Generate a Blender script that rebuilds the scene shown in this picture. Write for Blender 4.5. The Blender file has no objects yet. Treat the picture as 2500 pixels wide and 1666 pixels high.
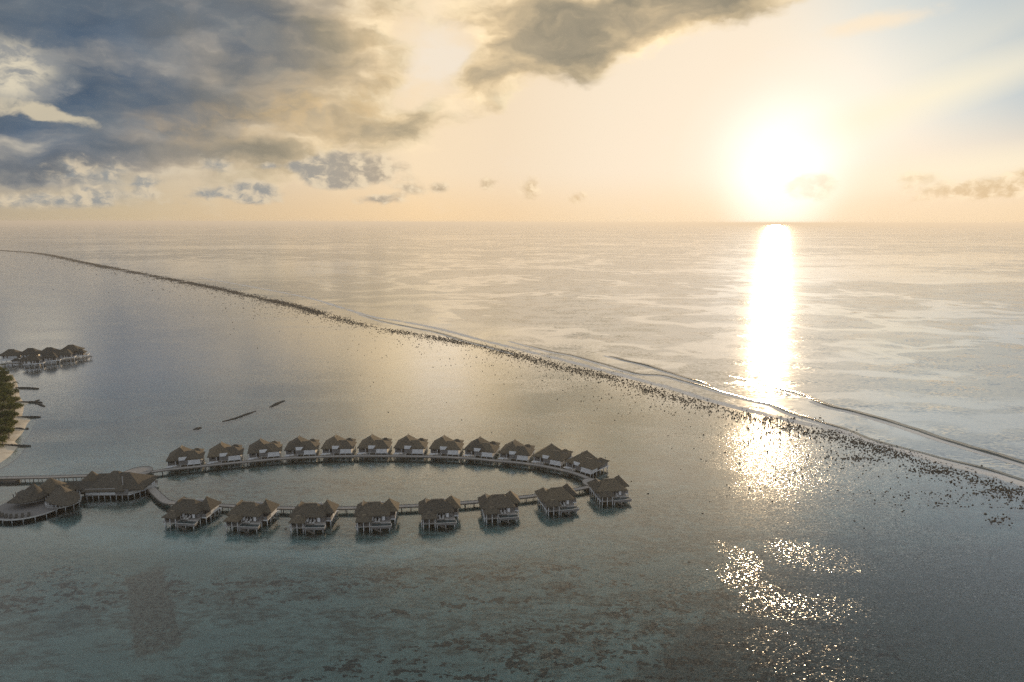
import bpy, bmesh, math, random
from mathutils import Vector, Matrix, noise as mnoise
random.seed(7)
R = math.radians
S = bpy.context.scene
COL = S.collection

# ------------------------------------------------------------------ camera
H = 100.0                      # the drone hovers about 100 m above the sea
FPX = 2500*24/36               # focal length in photo pixels (24 mm lens)
PITCH = math.atan((833-543)/FPX)
ROLL = R(0.115)
cam = bpy.data.cameras.new('Camera')
cam.sensor_width = 36; cam.lens = 24; cam.clip_start = 1; cam.clip_end = 400000
camo = bpy.data.objects.new('Camera', cam); COL.objects.link(camo)
camo.rotation_mode = 'XYZ'
RM = Matrix.Rotation(math.pi/2 - PITCH, 3, 'X') @ Matrix.Rotation(ROLL, 3, 'Z')
camo.rotation_euler = RM.to_euler(); camo.location = (0, 0, H)
S.camera = camo

def ray(px, py):
    return (RM @ Vector(((px-1250)/FPX, -(py-833)/FPX, -1))).normalized()
def at(px, py, z=0.0):
    "where the sight line through a photo pixel meets the level z"
    d = ray(px, py); t = (z-H)/d.z
    return Vector((d.x*t, d.y*t, z))
def proj(p):
    q = RM.transposed() @ (Vector(p)-Vector((0, 0, H)))
    return (1250+FPX*q.x/-q.z, 833-FPX*q.y/-q.z)
def azel(px, py):
    d = ray(px, py)
    return math.atan2(d.x, d.y), math.asin(d.z)
D2S = 2500/2353.0

# ------------------------------------------------------------------ node helper
class G:
    def __init__(s, tree): s.t = tree; s.n = tree.nodes; s.l = tree.links
    def put(s, inp, v):
        if isinstance(v, bpy.types.NodeSocket): s.l.new(v, inp)
        elif v is not None:
            if isinstance(v, (tuple, list)) and inp.type == 'RGBA' and len(v) == 3: v = (*v, 1)
            inp.default_value = v
    def m(s, op, a, b=None, c=None, clamp=False):
        n = s.n.new('ShaderNodeMath'); n.operation = op; n.use_clamp = clamp
        s.put(n.inputs[0], a); s.put(n.inputs[1], b); s.put(n.inputs[2], c)
        return n.outputs[0]
    def add(s, *xs):
        r = xs[0]
        for x in xs[1:]: r = s.m('ADD', r, x)
        return r
    def mul(s, a, b): return s.m('MULTIPLY', a, b)
    def sub(s, a, b): return s.m('SUBTRACT', a, b)
    def sat(s, a): return s.m('ADD', a, 0.0, clamp=True)
    def step(s, x, a, b, lo=0.0, hi=1.0, smooth=True):
        n = s.n.new('ShaderNodeMapRange'); n.interpolation_type = 'SMOOTHSTEP' if smooth else 'LINEAR'
        s.put(n.inputs['Value'], x); s.put(n.inputs['From Min'], a); s.put(n.inputs['From Max'], b)
        s.put(n.inputs['To Min'], lo); s.put(n.inputs['To Max'], hi)
        return n.outputs[0]
    def mix(s, f, a, b, mode='MIX'):
        n = s.n.new('ShaderNodeMix'); n.data_type = 'RGBA'; n.blend_type = mode; n.clamp_factor = True
        s.put(n.inputs[0], f); s.put(n.inputs[6], a); s.put(n.inputs[7], b)
        return n.outputs[2]
    def ramp(s, f, stops, interp='LINEAR'):
        n = s.n.new('ShaderNodeValToRGB'); s.put(n.inputs[0], f); cr = n.color_ramp; cr.interpolation = interp
        while len(cr.elements) < len(stops): cr.elements.new(0.5)
        for e, (p, c) in zip(cr.elements, sorted(stops, key=lambda q: q[0])):
            e.position = p; e.color = (*c, 1) if len(c) == 3 else c
        return n.outputs[0]
    def noise(s, vec, scale, detail=2, rough=0.5, dist=0.0, lac=2.0, col=False, dims='3D'):
        n = s.n.new('ShaderNodeTexNoise'); n.noise_dimensions = dims
        s.put(n.inputs['Vector'], vec); s.put(n.inputs['Scale'], scale); s.put(n.inputs['Detail'], detail)
        s.put(n.inputs['Roughness'], rough); s.put(n.inputs['Distortion'], dist); s.put(n.inputs['Lacunarity'], lac)
        return n.outputs['Color' if col else 'Fac']
    def voro(s, vec, scale, feature='F1', rnd=1.0, out='Distance'):
        n = s.n.new('ShaderNodeTexVoronoi'); n.feature = feature
        s.put(n.inputs['Vector'], vec); s.put(n.inputs['Scale'], scale); s.put(n.inputs['Randomness'], rnd)
        return n.outputs[out]
    def mapping(s, vec, loc=(0, 0, 0), rot=0.0, scale=(1, 1, 1), kind='POINT'):
        n = s.n.new('ShaderNodeMapping'); n.vector_type = kind
        s.put(n.inputs['Vector'], vec); n.inputs['Location'].default_value = loc
        n.inputs['Rotation'].default_value = (0, 0, rot); n.inputs['Scale'].default_value = scale
        return n.outputs[0]
    def vm(s, op, a, b=None, scale=None):
        n = s.n.new('ShaderNodeVectorMath'); n.operation = op
        s.put(n.inputs[0], a); s.put(n.inputs[1], b)
        if scale is not None: s.put(n.inputs['Scale'], scale)
        return n.outputs['Value' if op in ('DOT_PRODUCT', 'LENGTH', 'DISTANCE') else 'Vector']
    def sep(s, v):
        n = s.n.new('ShaderNodeSeparateXYZ'); s.put(n.inputs[0], v); return n.outputs
    def comb(s, x, y, z=0.0):
        n = s.n.new('ShaderNodeCombineXYZ'); s.put(n.inputs[0], x); s.put(n.inputs[1], y); s.put(n.inputs[2], z); return n.outputs[0]
    def blob(s, vec, cx, cy, rx, ry, rot=0.0):
        "1 at the centre of an ellipse, falling to 0 at its rim"
        v = s.mapping(vec, (cx, cy, 0), rot, (rx, ry, 1e6), 'TEXTURE')
        n = s.n.new('ShaderNodeTexGradient'); n.gradient_type = 'SPHERICAL'; s.put(n.inputs[0], v)
        return n.outputs['Fac']
    def node(s, kind, **kw):
        n = s.n.new(kind)
        for k, v in kw.items(): s.put(n.inputs[k], v)
        return n

def srgb(r, g, b):
    f = lambda c: (c/255/12.92) if c/255 <= 0.04045 else ((c/255+0.055)/1.055)**2.4
    return (f(r), f(g), f(b))
# ------------------------------------------------------------------ sky and sun
SUN_AZ, SUN_EL = azel(1906, 398)
SUN_DIR = Vector((math.sin(SUN_AZ)*math.cos(SUN_EL), math.cos(SUN_AZ)*math.cos(SUN_EL), math.sin(SUN_EL)))
def build_world():
    W = bpy.data.worlds.new('World'); S.world = W; W.use_nodes = True
    g = G(W.node_tree); g.n.clear()
    out = g.n.new('ShaderNodeOutputWorld'); bg = g.n.new('ShaderNodeBackground')
    g.l.new(bg.outputs[0], out.inputs[0])
    tc = g.n.new('ShaderNodeTexCoord').outputs['Generated']
    d = g.vm('NORMALIZE', tc); sx, sy, sz = g.sep(d)
    el = g.m('ARCSINE', sz); az = g.m('ARCTAN2', sx, sy)
    P = g.comb(az, el)
    sky = g.n.new('ShaderNodeTexSky'); sky.sky_type = 'NISHITA'; sky.sun_disc = False
    sky.sun_elevation = SUN_EL; sky.sun_rotation = SUN_AZ; sky.air_density = 1.5; sky.dust_density = 2.5; sky.altitude = 100
    nish = g.mix(1.0, sky.outputs[0], (0.1, 0.1, 0.1), 'MULTIPLY')
    # clear sky: warm glow round the sun, pale blue-grey away from it
    cosang = g.vm('DOT_PRODUCT', d, tuple(SUN_DIR))
    ang = g.mul(g.m('ARCCOSINE', g.m('MINIMUM', cosang, 0.99999)), 180/math.pi)
    glow = g.ramp(g.m('DIVIDE', ang, 90.0), [
        (0.0, (1.15, 1.06, 0.92)), (0.04, (0.95, 0.86, 0.73)), (0.09, (0.90, 0.78, 0.62)), (0.16, (0.88, 0.75, 0.58)),
        (0.24, (0.85, 0.69, 0.50)), (0.32, (0.88, 0.70, 0.48)), (0.42, (0.74, 0.60, 0.43)), (0.56, (0.56, 0.49, 0.37)), (0.75, (0.33, 0.32, 0.30)), (1.0, (0.24, 0.25, 0.27))])
    high = g.ramp(g.m('DIVIDE', ang, 90.0), [
        (0.0, (1.35, 1.25, 1.06)), (0.05, (1.00, 0.92, 0.79)), (0.09, (0.88, 0.83, 0.72)), (0.13, (0.68, 0.70, 0.66)),
        (0.175, (0.50, 0.56, 0.58)), (0.25, (0.34, 0.40, 0.46)), (0.6, (0.26, 0.31, 0.37)), (1.0, (0.20, 0.24, 0.29))])
    hi_f = g.mul(g.step(el, R(3.0), R(8.5)), g.step(az, SUN_AZ-R(4), SUN_AZ+R(7)))
    base = g.mix(hi_f, glow, high)
    # ruddy band just above the horizon
    base = g.mix(g.mul(g.step(el, R(4.5), 0.0), 0.75), base, g.mix(1.0, base, (1.0, 0.88, 0.70), 'MULTIPLY'))
    base = g.mix(0.06, base, g.mix(1.0, nish, (0.35, 0.35, 0.35), 'MULTIPLY'))
    warp = g.noise(g.mapping(P, scale=(12, 20, 1)), 1.0, 5, 0.55, col=True)
    Pw = g.vm('ADD', P, g.vm('SCALE', g.vm('SUBTRACT', warp, (0.5, 0.5, 0.5)), scale=0.06))
    def bl(dx, dy, rx, ry, rot=0.0, v=None):
        a, e = azel(dx*D2S, dy*D2S)
        return g.blob(P if v is None else v, a, e, rx*D2S/FPX, ry*D2S/FPX, R(rot))
    # faint warm rays fanning out to the right of the sun
    ray1 = g.add(g.mul(bl(2130, 225, 520, 50, 17), 0.75), g.mul(bl(2300, 60, 420, 60, 26), 0.2), g.mul(bl(2250, 385, 420, 45, 5), 0.6))
    base = g.mix(g.sat(ray1), base, (0.92, 0.82, 0.60))
    near = g.step(ang, 46.0, 10.0)          # 1 towards the sun
    # ---- the great cloud bank
    def big(off): return g.noise(g.mapping(Pw, loc=(off[0], off[1], 0), rot=R(-8), scale=(9.0, 17.0, 1)), 1.0, 8, 0.52)
    n1 = big((0, 0)); n1b = big((0.16, 0.07))
    n2 = g.noise(g.mapping(Pw, loc=(3.1, 1.7, 0), scale=(18, 32, 1)), 1.0, 6, 0.62)
    n3 = g.noise(g.mapping(P, loc=(7.1, 4.7, 0), rot=R(-6), scale=(5.0, 24.0, 1)), 1.0, 4, 0.55, 0.3)
    B = lambda *a: bl(*a, v=Pw)
    cov = g.add(
        g.mul(B(300, 150, 820, 290), 1.5), g.mul(B(60, 60, 700, 250), 0.8), g.mul(B(720, 90, 330, 260, -10), 0.75),
        g.mul(B(280, 325, 440, 60), 0.8), g.mul(B(700, 265, 330, 75, 10), 0.55),
        g.mul(B(1240, 30, 430, 170, 14), 1.15), g.mul(B(1090, 195, 280, 66, 26), 1.0), g.mul(B(1640, 5, 460, 72, 11), 1.1), g.mul(B(1420, 60, 260, 80, 12), 0.5),
        g.mul(B(1400, 120, 260, 60, 14), 0.5), g.mul(B(100, 400, 260, 60), 0.5))
    cov = g.sub(cov, g.add(g.mul(B(1000, 130, 140, 120, -30), 1.35), g.mul(B(960, 240, 200, 60, 10), 0.5), g.mul(B(915, 225, 120, 40, 10), 0.6), g.mul(B(20, 330, 120, 40), 0.5),
                           g.mul(B(600, 310, 130, 40), 0.6)))
    cov = g.add(cov, g.mul(g.mul(g.step(el, R(17), R(26)), 0.8), g.step(az, R(5), R(-20))))
    dens = g.add(cov, g.mul(g.sub(n1, 0.5), 2.1), g.mul(g.sub(n2, 0.5), 0.5))
    alpha = g.mul(g.step(dens, 0.02, 0.80), g.step(cov, 0.0, 0.40))
    soft = g.noise(g.mapping(Pw, loc=(1.3, 9.7, 0), rot=R(-5), scale=(8, 24, 1)), 1.0, 5, 0.5)
    near2 = g.step(g.add(az, g.mul(g.sub(el, R(11)), -0.7), g.mul(g.sub(soft, 0.5), 0.25)), R(-30), R(-9))     # warm towards the sun's side
    lit = g.mix(near2, srgb(172, 166, 154), srgb(244, 222, 184))
    mid = g.mix(near2, srgb(128, 129, 130), srgb(206, 184, 148))
    drk = g.mix(near2, srgb(94, 104, 114), srgb(156, 145, 124))
    tone = g.add(g.mul(g.step(dens, 0.2, 1.6), 0.8), g.mul(g.sub(n1b, n1), 2.2), g.mul(g.sub(n3, 0.5), 1.0), g.mul(g.sub(soft, 0.5), 1.3),
                 g.mul(B(590, 80, 130, 110), 0.25), g.mul(B(330, 230, 380, 70), 0.3), g.mul(B(1200, 60, 200, 80), 0.25), g.mul(B(60, 10, 420, 60), 0.25))
    tone = g.sub(tone, g.add(g.mul(B(420, 120, 220, 90), 0.35), g.mul(B(880, 110, 130, 150), 0.5), g.mul(B(620, 265, 260, 60, 8), 0.4), g.mul(B(760, 220, 200, 80), 0.35)))
    cc = g.mix(g.step(tone, -0.30, 0.50), lit, mid)
    cc = g.mix(g.step(tone, 0.15, 1.10), cc, drk)
    blue = g.add(g.mul(B(200, 150, 190, 150), 1.5), g.mul(B(585, 90, 130, 110), 0.9), g.mul(B(110, 320, 170, 80), 1.3), g.mul(B(330, 225, 360, 70), 0.5))
    cc = g.mix(g.mul(g.sat(g.mul(blue, g.step(soft, 0.30, 0.66))), 0.9), cc, srgb(80, 97, 116))
    gold = g.add(g.mul(B(620, 268, 340, 60, 8), 1.2), g.mul(B(760, 225, 190, 90), 0.8), g.mul(B(880, 110, 110, 170), 0.8))
    cc = g.mix(g.mul(g.sat(g.mul(gold, g.step(n2, 0.38, 0.70))), 0.5), cc, srgb(222, 190, 142))
    cc = g.mix(1.0, cc, g.ramp(g.add(g.mul(soft, 0.4), g.mul(n1, 0.4), g.mul(n2, 0.2)), [(0.34, (1.35, 1.32, 1.26)), (0.47, (1.05, 1.04, 1.03)), (0.56, (0.86, 0.88, 0.90)), (0.66, (0.68, 0.71, 0.75))]), 'MULTIPLY')
    base = g.mix(g.mul(g.step(g.add(B(1005, 120, 170, 150, -25), g.mul(g.sub(n2, 0.5), 1.2), g.mul(g.sub(n1, 0.5), 1.2)), 0.1, 1.0), 0.30), base, srgb(226, 230, 232))
    base2 = g.mix(alpha, base, cc)
    # bright cumulus head against the bank at far left
    chb = bl(28, 165, 125, 95)
    ch = g.mul(g.step(g.add(g.mul(chb, 1.3), g.mul(g.sub(n2, 0.5), 1.8)), 0.22, 0.90), g.step(chb, 0.0, 0.25))
    base2 = g.mix(ch, base2, g.mix(g.step(g.add(n1, g.mul(g.sub(n2, 0.5), 1.2)), 0.36, 0.6), srgb(206, 196, 174), srgb(142, 143, 142)))
    slb = B(110, 265, 150, 26, -10)
    sl = g.mul(g.step(g.add(slb, g.mul(g.sub(n2, 0.5), 1.2)), 0.3, 0.75), g.step(slb, 0.0, 0.25))
    base2 = g.mix(g.mul(sl, 0.8), base2, srgb(205, 192, 165))

    # ---- small cumulus and haze banks low over the horizon
    Pw2 = g.vm('ADD', P, g.vm('SCALE', g.vm('SUBTRACT', g.noise(g.mapping(P, scale=(40, 60, 1)), 1.0, 3, 0.6, col=True), (0.5, 0.5, 0.5)), scale=0.02))
    c1 = g.noise(g.mapping(Pw2, scale=(46, 64, 1)), 1.0, 5, 0.55)
    c2 = g.noise(g.mapping(Pw2, loc=(2, 5, 0), scale=(14, 60, 1)), 1.0, 6, 0.6)
    cu = g.add(*[g.mul(bl(*b), 1.25) for b in (
        (770, 378, 100, 62), (850, 390, 130, 46, 12), (740, 400, 70, 40), (945, 432, 70, 34), (500, 378, 80, 30), (572, 440, 78, 34), (468, 443, 56, 20), (345, 428, 40, 36),
        (1218, 432, 44, 44), (1862, 428, 70, 40), (800, 395, 150, 50), (590, 442, 80, 36), (1325, 455, 34, 22), (1120, 425, 34, 28), (1012, 432, 30, 22), (870, 458, 80, 20), (1862, 425, 62, 36),
        (2290, 425, 90, 28), (2352, 412, 40, 44), (2110, 410, 70, 22), (2200, 440, 130, 24), (215, 400, 120, 46), (215, 455, 110, 22), (622, 382, 36, 14), (675, 382, 22, 18), (60, 470, 150, 24))])
    band = g.mul(g.step(el, R(3.4), R(1.2)), g.add(g.mul(g.step(g.m('ABSOLUTE', az), R(8), R(30)), 0.22), 0.03))
    cd = g.add(cu, band, g.mul(g.sub(c1, 0.5), 2.0), g.mul(g.sub(c2, 0.5), 0.9))
    ca = g.mul(g.step(cd, 0.30, 1.25), g.step(el, R(0.5), R(1.4)))
    ca = g.mul(g.mul(ca, g.step(el, R(8.5), R(6.5))), g.step(g.add(cu, band), 0.05, 0.3))
    cud = g.mix(near, srgb(140, 143, 143), srgb(205, 174, 128))
    cul = g.mix(near, srgb(205, 190, 165), (0.98, 0.78, 0.52))
    c1b = g.noise(g.mapping(Pw2, loc=(0.32, 0.18, 0), scale=(46, 64, 1)), 1.0, 4, 0.6)
    cuc = g.mix(g.step(g.add(0.28, g.mul(cd, 0.2), g.mul(g.sub(c1b, c1), 2.6), g.mul(g.sub(g.noise(g.mapping(Pw2, loc=(4.4, 8.1, 0), scale=(24, 44, 1)), 1.0, 3, 0.45), 0.5), 2.2)), 0.0, 1.0), cul, cud)
    fade = g.add(0.55, g.mul(g.step(ang, 6.0, 30.0), 0.4))
    base3 = g.mix(g.mul(ca, fade), base2, cuc)
    # small warm wisp high on the right
    ws = g.mul(g.step(g.add(g.mul(bl(2010, 52, 170, 30, 5), 1.0), g.mul(g.sub(n2, 0.5), 0.9)), 0.2, 0.9), g.step(el, R(11), R(12)))
    base3 = g.mix(g.mul(ws, 0.7), base3, (0.92, 0.74, 0.52))
    # sun glare burning through everything
    gl = g.sat(g.add(g.step(ang, 6.5, 0.0), g.mul(g.step(g.m('ABSOLUTE', g.sub(az, SUN_AZ)), R(5.0), 0.0), g.mul(g.step(el, R(7.5), R(1.5)), 0.55))))
    base3 = g.mix(g.mul(g.mul(gl, 0.58), g.sub(1.0, g.mul(ca, 0.30))), base3, (1.3, 1.24, 1.1))
    # overhead and behind: dull evening cloud, unseen in the picture but lighting the place
    base3 = g.mix(g.step(el, R(19), R(42)), base3, g.mix(g.step(cosang, 0.25, 0.9), (0.42, 0.45, 0.48), (0.30, 0.30, 0.29)))
    base3 = g.mix(g.step(el, R(48), R(70)), base3, (0.42, 0.45, 0.49))
    base3 = g.mix(g.step(cosang, 0.25, -0.3), base3, (0.44, 0.48, 0.54))
    base3 = g.mix(g.step(el, R(-0.2), R(-2.0)), base3, (0.12, 0.13, 0.13))
    up = g.mix(1.0, base3, (10, 10, 10), 'MULTIPLY')
    g.l.new(up, bg.inputs[0]); bg.inputs[1].default_value = 0.1
    W.cycles.sampling_method = 'MANUAL'; W.cycles.sample_map_resolution = 1024
build_world()
sun = bpy.data.lights.new('Sun', 'SUN'); sun.energy = 4.2; sun.angle = R(0.5); sun.color = (1.0, 0.72, 0.42)
suno = bpy.data.objects.new('Sun', sun); COL.objects.link(suno)
suno.rotation_euler = SUN_DIR.to_track_quat('Z', 'Y').to_euler(); suno.location = (0, 0, 200)
S.view_settings.view_transform = 'Standard'; S.view_settings.look = 'None'
S.view_settings.exposure = 0.17; S.view_settings.gamma = 1.0
print('DENOISE', S.cycles.use_denoising)
S.cycles.use_denoising = False
# ------------------------------------------------------------------ mesh helpers
def lerp(a, b, t): return a+(b-a)*t
class MB:
    "collects shapes into ONE mesh object"
    def __init__(s): s.v = []; s.f = []
    def add(s, vs, fs):
        o = len(s.v); s.v += [tuple(v) for v in vs]; s.f += [tuple(i+o for i in f) for f in fs]; return s
    def box(s, x0, x1, y0, y1, z0, z1):
        return s.add([(x0,y0,z0),(x1,y0,z0),(x1,y1,z0),(x0,y1,z0),(x0,y0,z1),(x1,y0,z1),(x1,y1,z1),(x0,y1,z1)],
                     [(0,3,2,1),(4,5,6,7),(0,1,5,4),(1,2,6,5),(2,3,7,6),(3,0,4,7)])
    def prism(s, poly, z0, z1):
        n = len(poly)
        return s.add([(p[0],p[1],z0) for p in poly]+[(p[0],p[1],z1) for p in poly],
                     [tuple(range(n-1,-1,-1)), tuple(range(n,2*n))]+[(i,(i+1)%n,n+(i+1)%n,n+i) for i in range(n)])
    def tube(s, pts, radii, seg=8, cap=True):
        pts = [Vector(p) for p in pts]; vs = []; fs = []
        if not isinstance(radii, (list, tuple)): radii = [radii]*len(pts)
        for i, p in enumerate(pts):
            t = (pts[min(i+1,len(pts)-1)]-pts[max(i-1,0)]).normalized()
            u = t.cross(Vector((0.13,0.97,0.21))).normalized() if abs(t.z) < 0.9 else t.cross(Vector((0,1,0))).normalized()
            w = t.cross(u)
            for k in range(seg):
                a = 2*math.pi*k/seg; vs.append(p+(u*math.cos(a)+w*math.sin(a))*radii[i])
        for i in range(len(pts)-1):
            for k in range(seg):
                fs.append((i*seg+k, i*seg+(k+1)%seg, (i+1)*seg+(k+1)%seg, (i+1)*seg+k))
        if cap: fs += [tuple(range(seg-1,-1,-1)), tuple(range((len(pts)-1)*seg, len(pts)*seg))]
        return s.add(vs, fs)
    def bar(s, a, b, w, h):
        "a straight rectangular bar from a to b"
        a = Vector(a); b = Vector(b); t = (b-a).normalized()
        u = t.cross(Vector((0,0,1)))
        u = u.normalized() if u.length > 1e-4 else Vector((1,0,0))
        n = u.cross(t); vs = []
        for p in (a, b):
            for du, dn in ((-1,-1),(1,-1),(1,1),(-1,1)): vs.append(p+u*du*w/2+n*dn*h/2)
        return s.add(vs, [(0,1,2,3),(7,6,5,4),(0,4,5,1),(1,5,6,2),(2,6,7,3),(3,7,4,0)])
    def hip(s, x0, x1, y0, y1, ze, ra, rb, thick=0.32, curve=0.10):
        "thatched hip roof: eave rectangle, ridge from ra to rb, thick eaves; each slope sags a little"
        ra = Vector(ra); rb = Vector(rb)
        E = [Vector((x0,y0,ze)), Vector((x1,y0,ze)), Vector((x1,y1,ze)), Vector((x0,y1,ze))]
        alongx = abs(rb.x-ra.x) >= abs(rb.y-ra.y)
        if alongx:
            if ra.x > rb.x: ra, rb = rb, ra
            top = [ra, rb, rb, ra]
        else:
            if ra.y > rb.y: ra, rb = rb, ra
            top = [ra, ra, rb, rb]
        N = 4; rings = []
        for i in range(N+1):
            t = i/N
            ring = []
            for k in range(4):
                p = E[k].lerp(top[k], t); p.z -= curve*(rb.z-ze)*math.sin(math.pi*t)*0.6
                ring.append(p)
            rings.append(ring)
        low = [e-Vector((0,0,thick)) for e in E]
        vs = low+[p for r in rings for p in r]; fs = [(3,2,1,0)]
        for i in range(N+1):
            for k in range(4):
                a = i*4+k; b = i*4+(k+1)%4
                fs.append((a, b, b+4, a+4))
        return s.add(vs, fs)
    def cone(s, cx, cy, ze, r, h, seg=28, thick=0.35, sy=1.0, sag=0.06, lop=0.0):
        rings = [(r, ze-thick), (r, ze)]
        for i in range(1, 5):
            t = i/5; rings.append((r*(1-t), ze+h*t-sag*h*math.sin(math.pi*t)))
        vs = []; fs = []
        for (rr, z) in rings:
            for k in range(seg):
                a = 2*math.pi*k/seg; vs.append((cx+rr*math.cos(a), cy+rr*sy*math.sin(a), z))
        vs.append((cx, cy, ze+h)); m = len(rings)
        for i in range(m-1):
            for k in range(seg): fs.append((i*seg+k, i*seg+(k+1)%seg, (i+1)*seg+(k+1)%seg, (i+1)*seg+k))
        for k in range(seg): fs.append(((m-1)*seg+k, (m-1)*seg+(k+1)%seg, len(vs)-1))
        fs.append(tuple(range(seg-1,-1,-1)))
        return s.add(vs, fs)
    def build(s, name, mat, parent=None, loc=None, smooth=False):
        me = bpy.data.meshes.new(name); me.from_pydata(s.v, [], s.f); me.update()
        if smooth: me.polygons.foreach_set('use_smooth', [True]*len(me.polygons))
        o = bpy.data.objects.new(name, me); COL.objects.link(o)
        if mat: me.materials.append(mat)
        if parent is not None: o.parent = parent
        if loc is not None: o.location = loc
        return o
def tag(o, label=None, cat=None, group=None, kind=None):
    if label: o['label'] = label
    if cat: o['category'] = cat
    if group: o['group'] = group
    if kind: o['kind'] = kind
    return o
def empty(name, loc=(0,0,0), rz=0.0):
    o = bpy.data.objects.new(name, None); COL.objects.link(o)
    o.location = loc; o.rotation_euler = (0,0,rz); o.empty_display_size = 0.5
    return o
def copy_tree(o, parent=None):
    c = o.copy(); COL.objects.link(c)
    if parent is not None: c.parent = parent
    for ch in list(o.children):
        copy_tree(ch, c)
    return c
def catmull(pts, n=8):
    P = [pts[0]+(pts[0]-pts[1])]+list(pts)+[pts[-1]+(pts[-1]-pts[-2])]; out = []
    for i in range(1, len(P)-2):
        for k in range(n):
            t = k/n; a, b, c, d = P[i-1], P[i], P[i+1], P[i+2]
            out.append(0.5*((2*b)+(c-a)*t+(2*a-5*b+4*c-d)*t*t+(3*b-a-3*c+d)*t**3))
    out.append(P[-2].copy()); return out
def resample(pts, step):
    out = [pts[0].copy()]; acc = 0.0
    for a, b in zip(pts, pts[1:]):
        L = (b-a).length
        if L < 1e-9: continue
        d = step-acc
        while d <= L: out.append(a.lerp(b, d/L)); d += step
        acc = L-(d-step)
    if (out[-1]-pts[-1]).length > step*0.25: out.append(pts[-1].copy())
    return out
def normals2(pts):
    "unit normals to the left of travel"
    out = []
    for i in range(len(pts)):
        t = pts[min(i+1,len(pts)-1)]-pts[max(i-1,0)]; t.z = 0; t.normalize(); out.append(Vector((-t.y, t.x, 0)))
    return out

# ------------------------------------------------------------------ materials
def new_mat(name):
    m = bpy.data.materials.new(name); m.use_nodes = True
    g = G(m.node_tree); g.n.clear(); g.out = g.n.new('ShaderNodeOutputMaterial')
    return m, g
def obj_coord(g): return g.n.new('ShaderNodeTexCoord').outputs['Object']
def world_coord(g): return g.n.new('ShaderNodeNewGeometry').outputs['Position']
def simple(name, c0, c1, scale=3.0, rough=0.8, stretch=(1,1,1), bump=0.0, detail=5):
    m, g = new_mat(name); co = obj_coord(g)
    n = g.noise(g.mapping(co, scale=stretch), scale, detail, 0.6)
    col = g.mix(g.step(n, 0.32, 0.68), c0, c1)
    if 'thatch' in name:
        rnd = g.n.new('ShaderNodeObjectInfo').outputs['Random']
        col = g.mix(1.0, col, g.ramp(rnd, [(0.0, (0.78,0.80,0.84)), (0.5, (1.0,1.0,1.0)), (1.0, (1.30,1.24,1.14))]), 'MULTIPLY')
    b = g.n.new('ShaderNodeBsdfPrincipled'); g.put(b.inputs['Base Color'], col); b.inputs['Roughness'].default_value = rough
    b.inputs['Specular IOR Level'].default_value = 0.3
    if bump:
        bn = g.n.new('ShaderNodeBump'); bn.inputs['Strength'].default_value = bump; bn.inputs['Distance'].default_value = 0.1
        g.put(bn.inputs['Height'], n); g.l.new(bn.outputs[0], b.inputs['Normal'])
    g.l.new(b.outputs[0], g.out.inputs[0]); return m
M = {}
M['thatch'] = simple('thatch', (0.060,0.051,0.038), (0.108,0.092,0.068), 2.2, 0.95, (1,1,0.35), 0.6, 8)
M['thatch_old'] = simple('old_thatch', (0.052,0.046,0.037), (0.088,0.078,0.062), 1.6, 0.95, (1,1,0.35), 0.6, 8)
M['thatch_dark'] = simple('dark_thatch', (0.035,0.033,0.028), (0.06,0.056,0.046), 1.6, 0.95)
M['ridge'] = simple('ridge_thatch', (0.16,0.135,0.10), (0.26,0.22,0.165), 4, 0.9)
M['deck'] = simple('weathered_deck', (0.22,0.205,0.185), (0.34,0.315,0.285), 1.5, 0.75, (3,0.4,1))
M['ridge_wood'] = simple('pale_deck_edge', (0.34,0.33,0.31), (0.46,0.45,0.42), 2, 0.7)
M['timber'] = simple('dark_timber', (0.085,0.078,0.068), (0.15,0.135,0.115), 3, 0.8)
M['clad'] = simple('grey_cladding', (0.13,0.125,0.12), (0.20,0.19,0.18), 2.5, 0.8, (1,1,5))
M['white'] = simple('white_paint', (0.52,0.52,0.52), (0.64,0.64,0.63), 1.2, 0.6)
M['pile'] = simple('pile_paint', (0.34,0.34,0.33), (0.66,0.66,0.65), 0.9, 0.7, (1,1,2.5))
M['old_pile'] = simple('bare_pile', (0.10,0.095,0.085), (0.20,0.185,0.165), 1.2, 0.85)
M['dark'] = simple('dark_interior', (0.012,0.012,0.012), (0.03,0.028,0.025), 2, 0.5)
M['curtain'] = simple('curtain', (0.6,0.6,0.6), (0.78,0.78,0.77), 6, 0.9, (6,6,0.3))
M['bark'] = simple('bark', (0.09,0.07,0.05), (0.16,0.13,0.10), 3, 0.9)
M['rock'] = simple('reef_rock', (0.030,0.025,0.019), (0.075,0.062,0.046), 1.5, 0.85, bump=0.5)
M['sand'] = simple('beach_sand', (0.46,0.39,0.29), (0.60,0.52,0.40), 0.25, 0.95, bump=0.3, detail=9)
M['log'] = simple('groyne_log', (0.035,0.033,0.028), (0.075,0.068,0.058), 1.0, 0.8)
M['cushion'] = simple('cushion', (0.5,0.48,0.45), (0.62,0.6,0.56), 3, 0.9)
def glass_mat():
    m, g = new_mat('door_glass'); b = g.n.new('ShaderNodeBsdfPrincipled')
    b.inputs['Base Color'].default_value = (0.02,0.022,0.024,1); b.inputs['Roughness'].default_value = 0.08
    g.l.new(b.outputs[0], g.out.inputs[0]); return m
M['glass'] = glass_mat()
def pool_mat():
    m, g = new_mat('pool_water'); b = g.n.new('ShaderNodeBsdfPrincipled')
    b.inputs['Base Color'].default_value = (0.03,0.05,0.055,1); b.inputs['Roughness'].default_value = 0.05
    g.l.new(b.outputs[0], g.out.inputs[0]); return m
M['pool'] = pool_mat()
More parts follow.
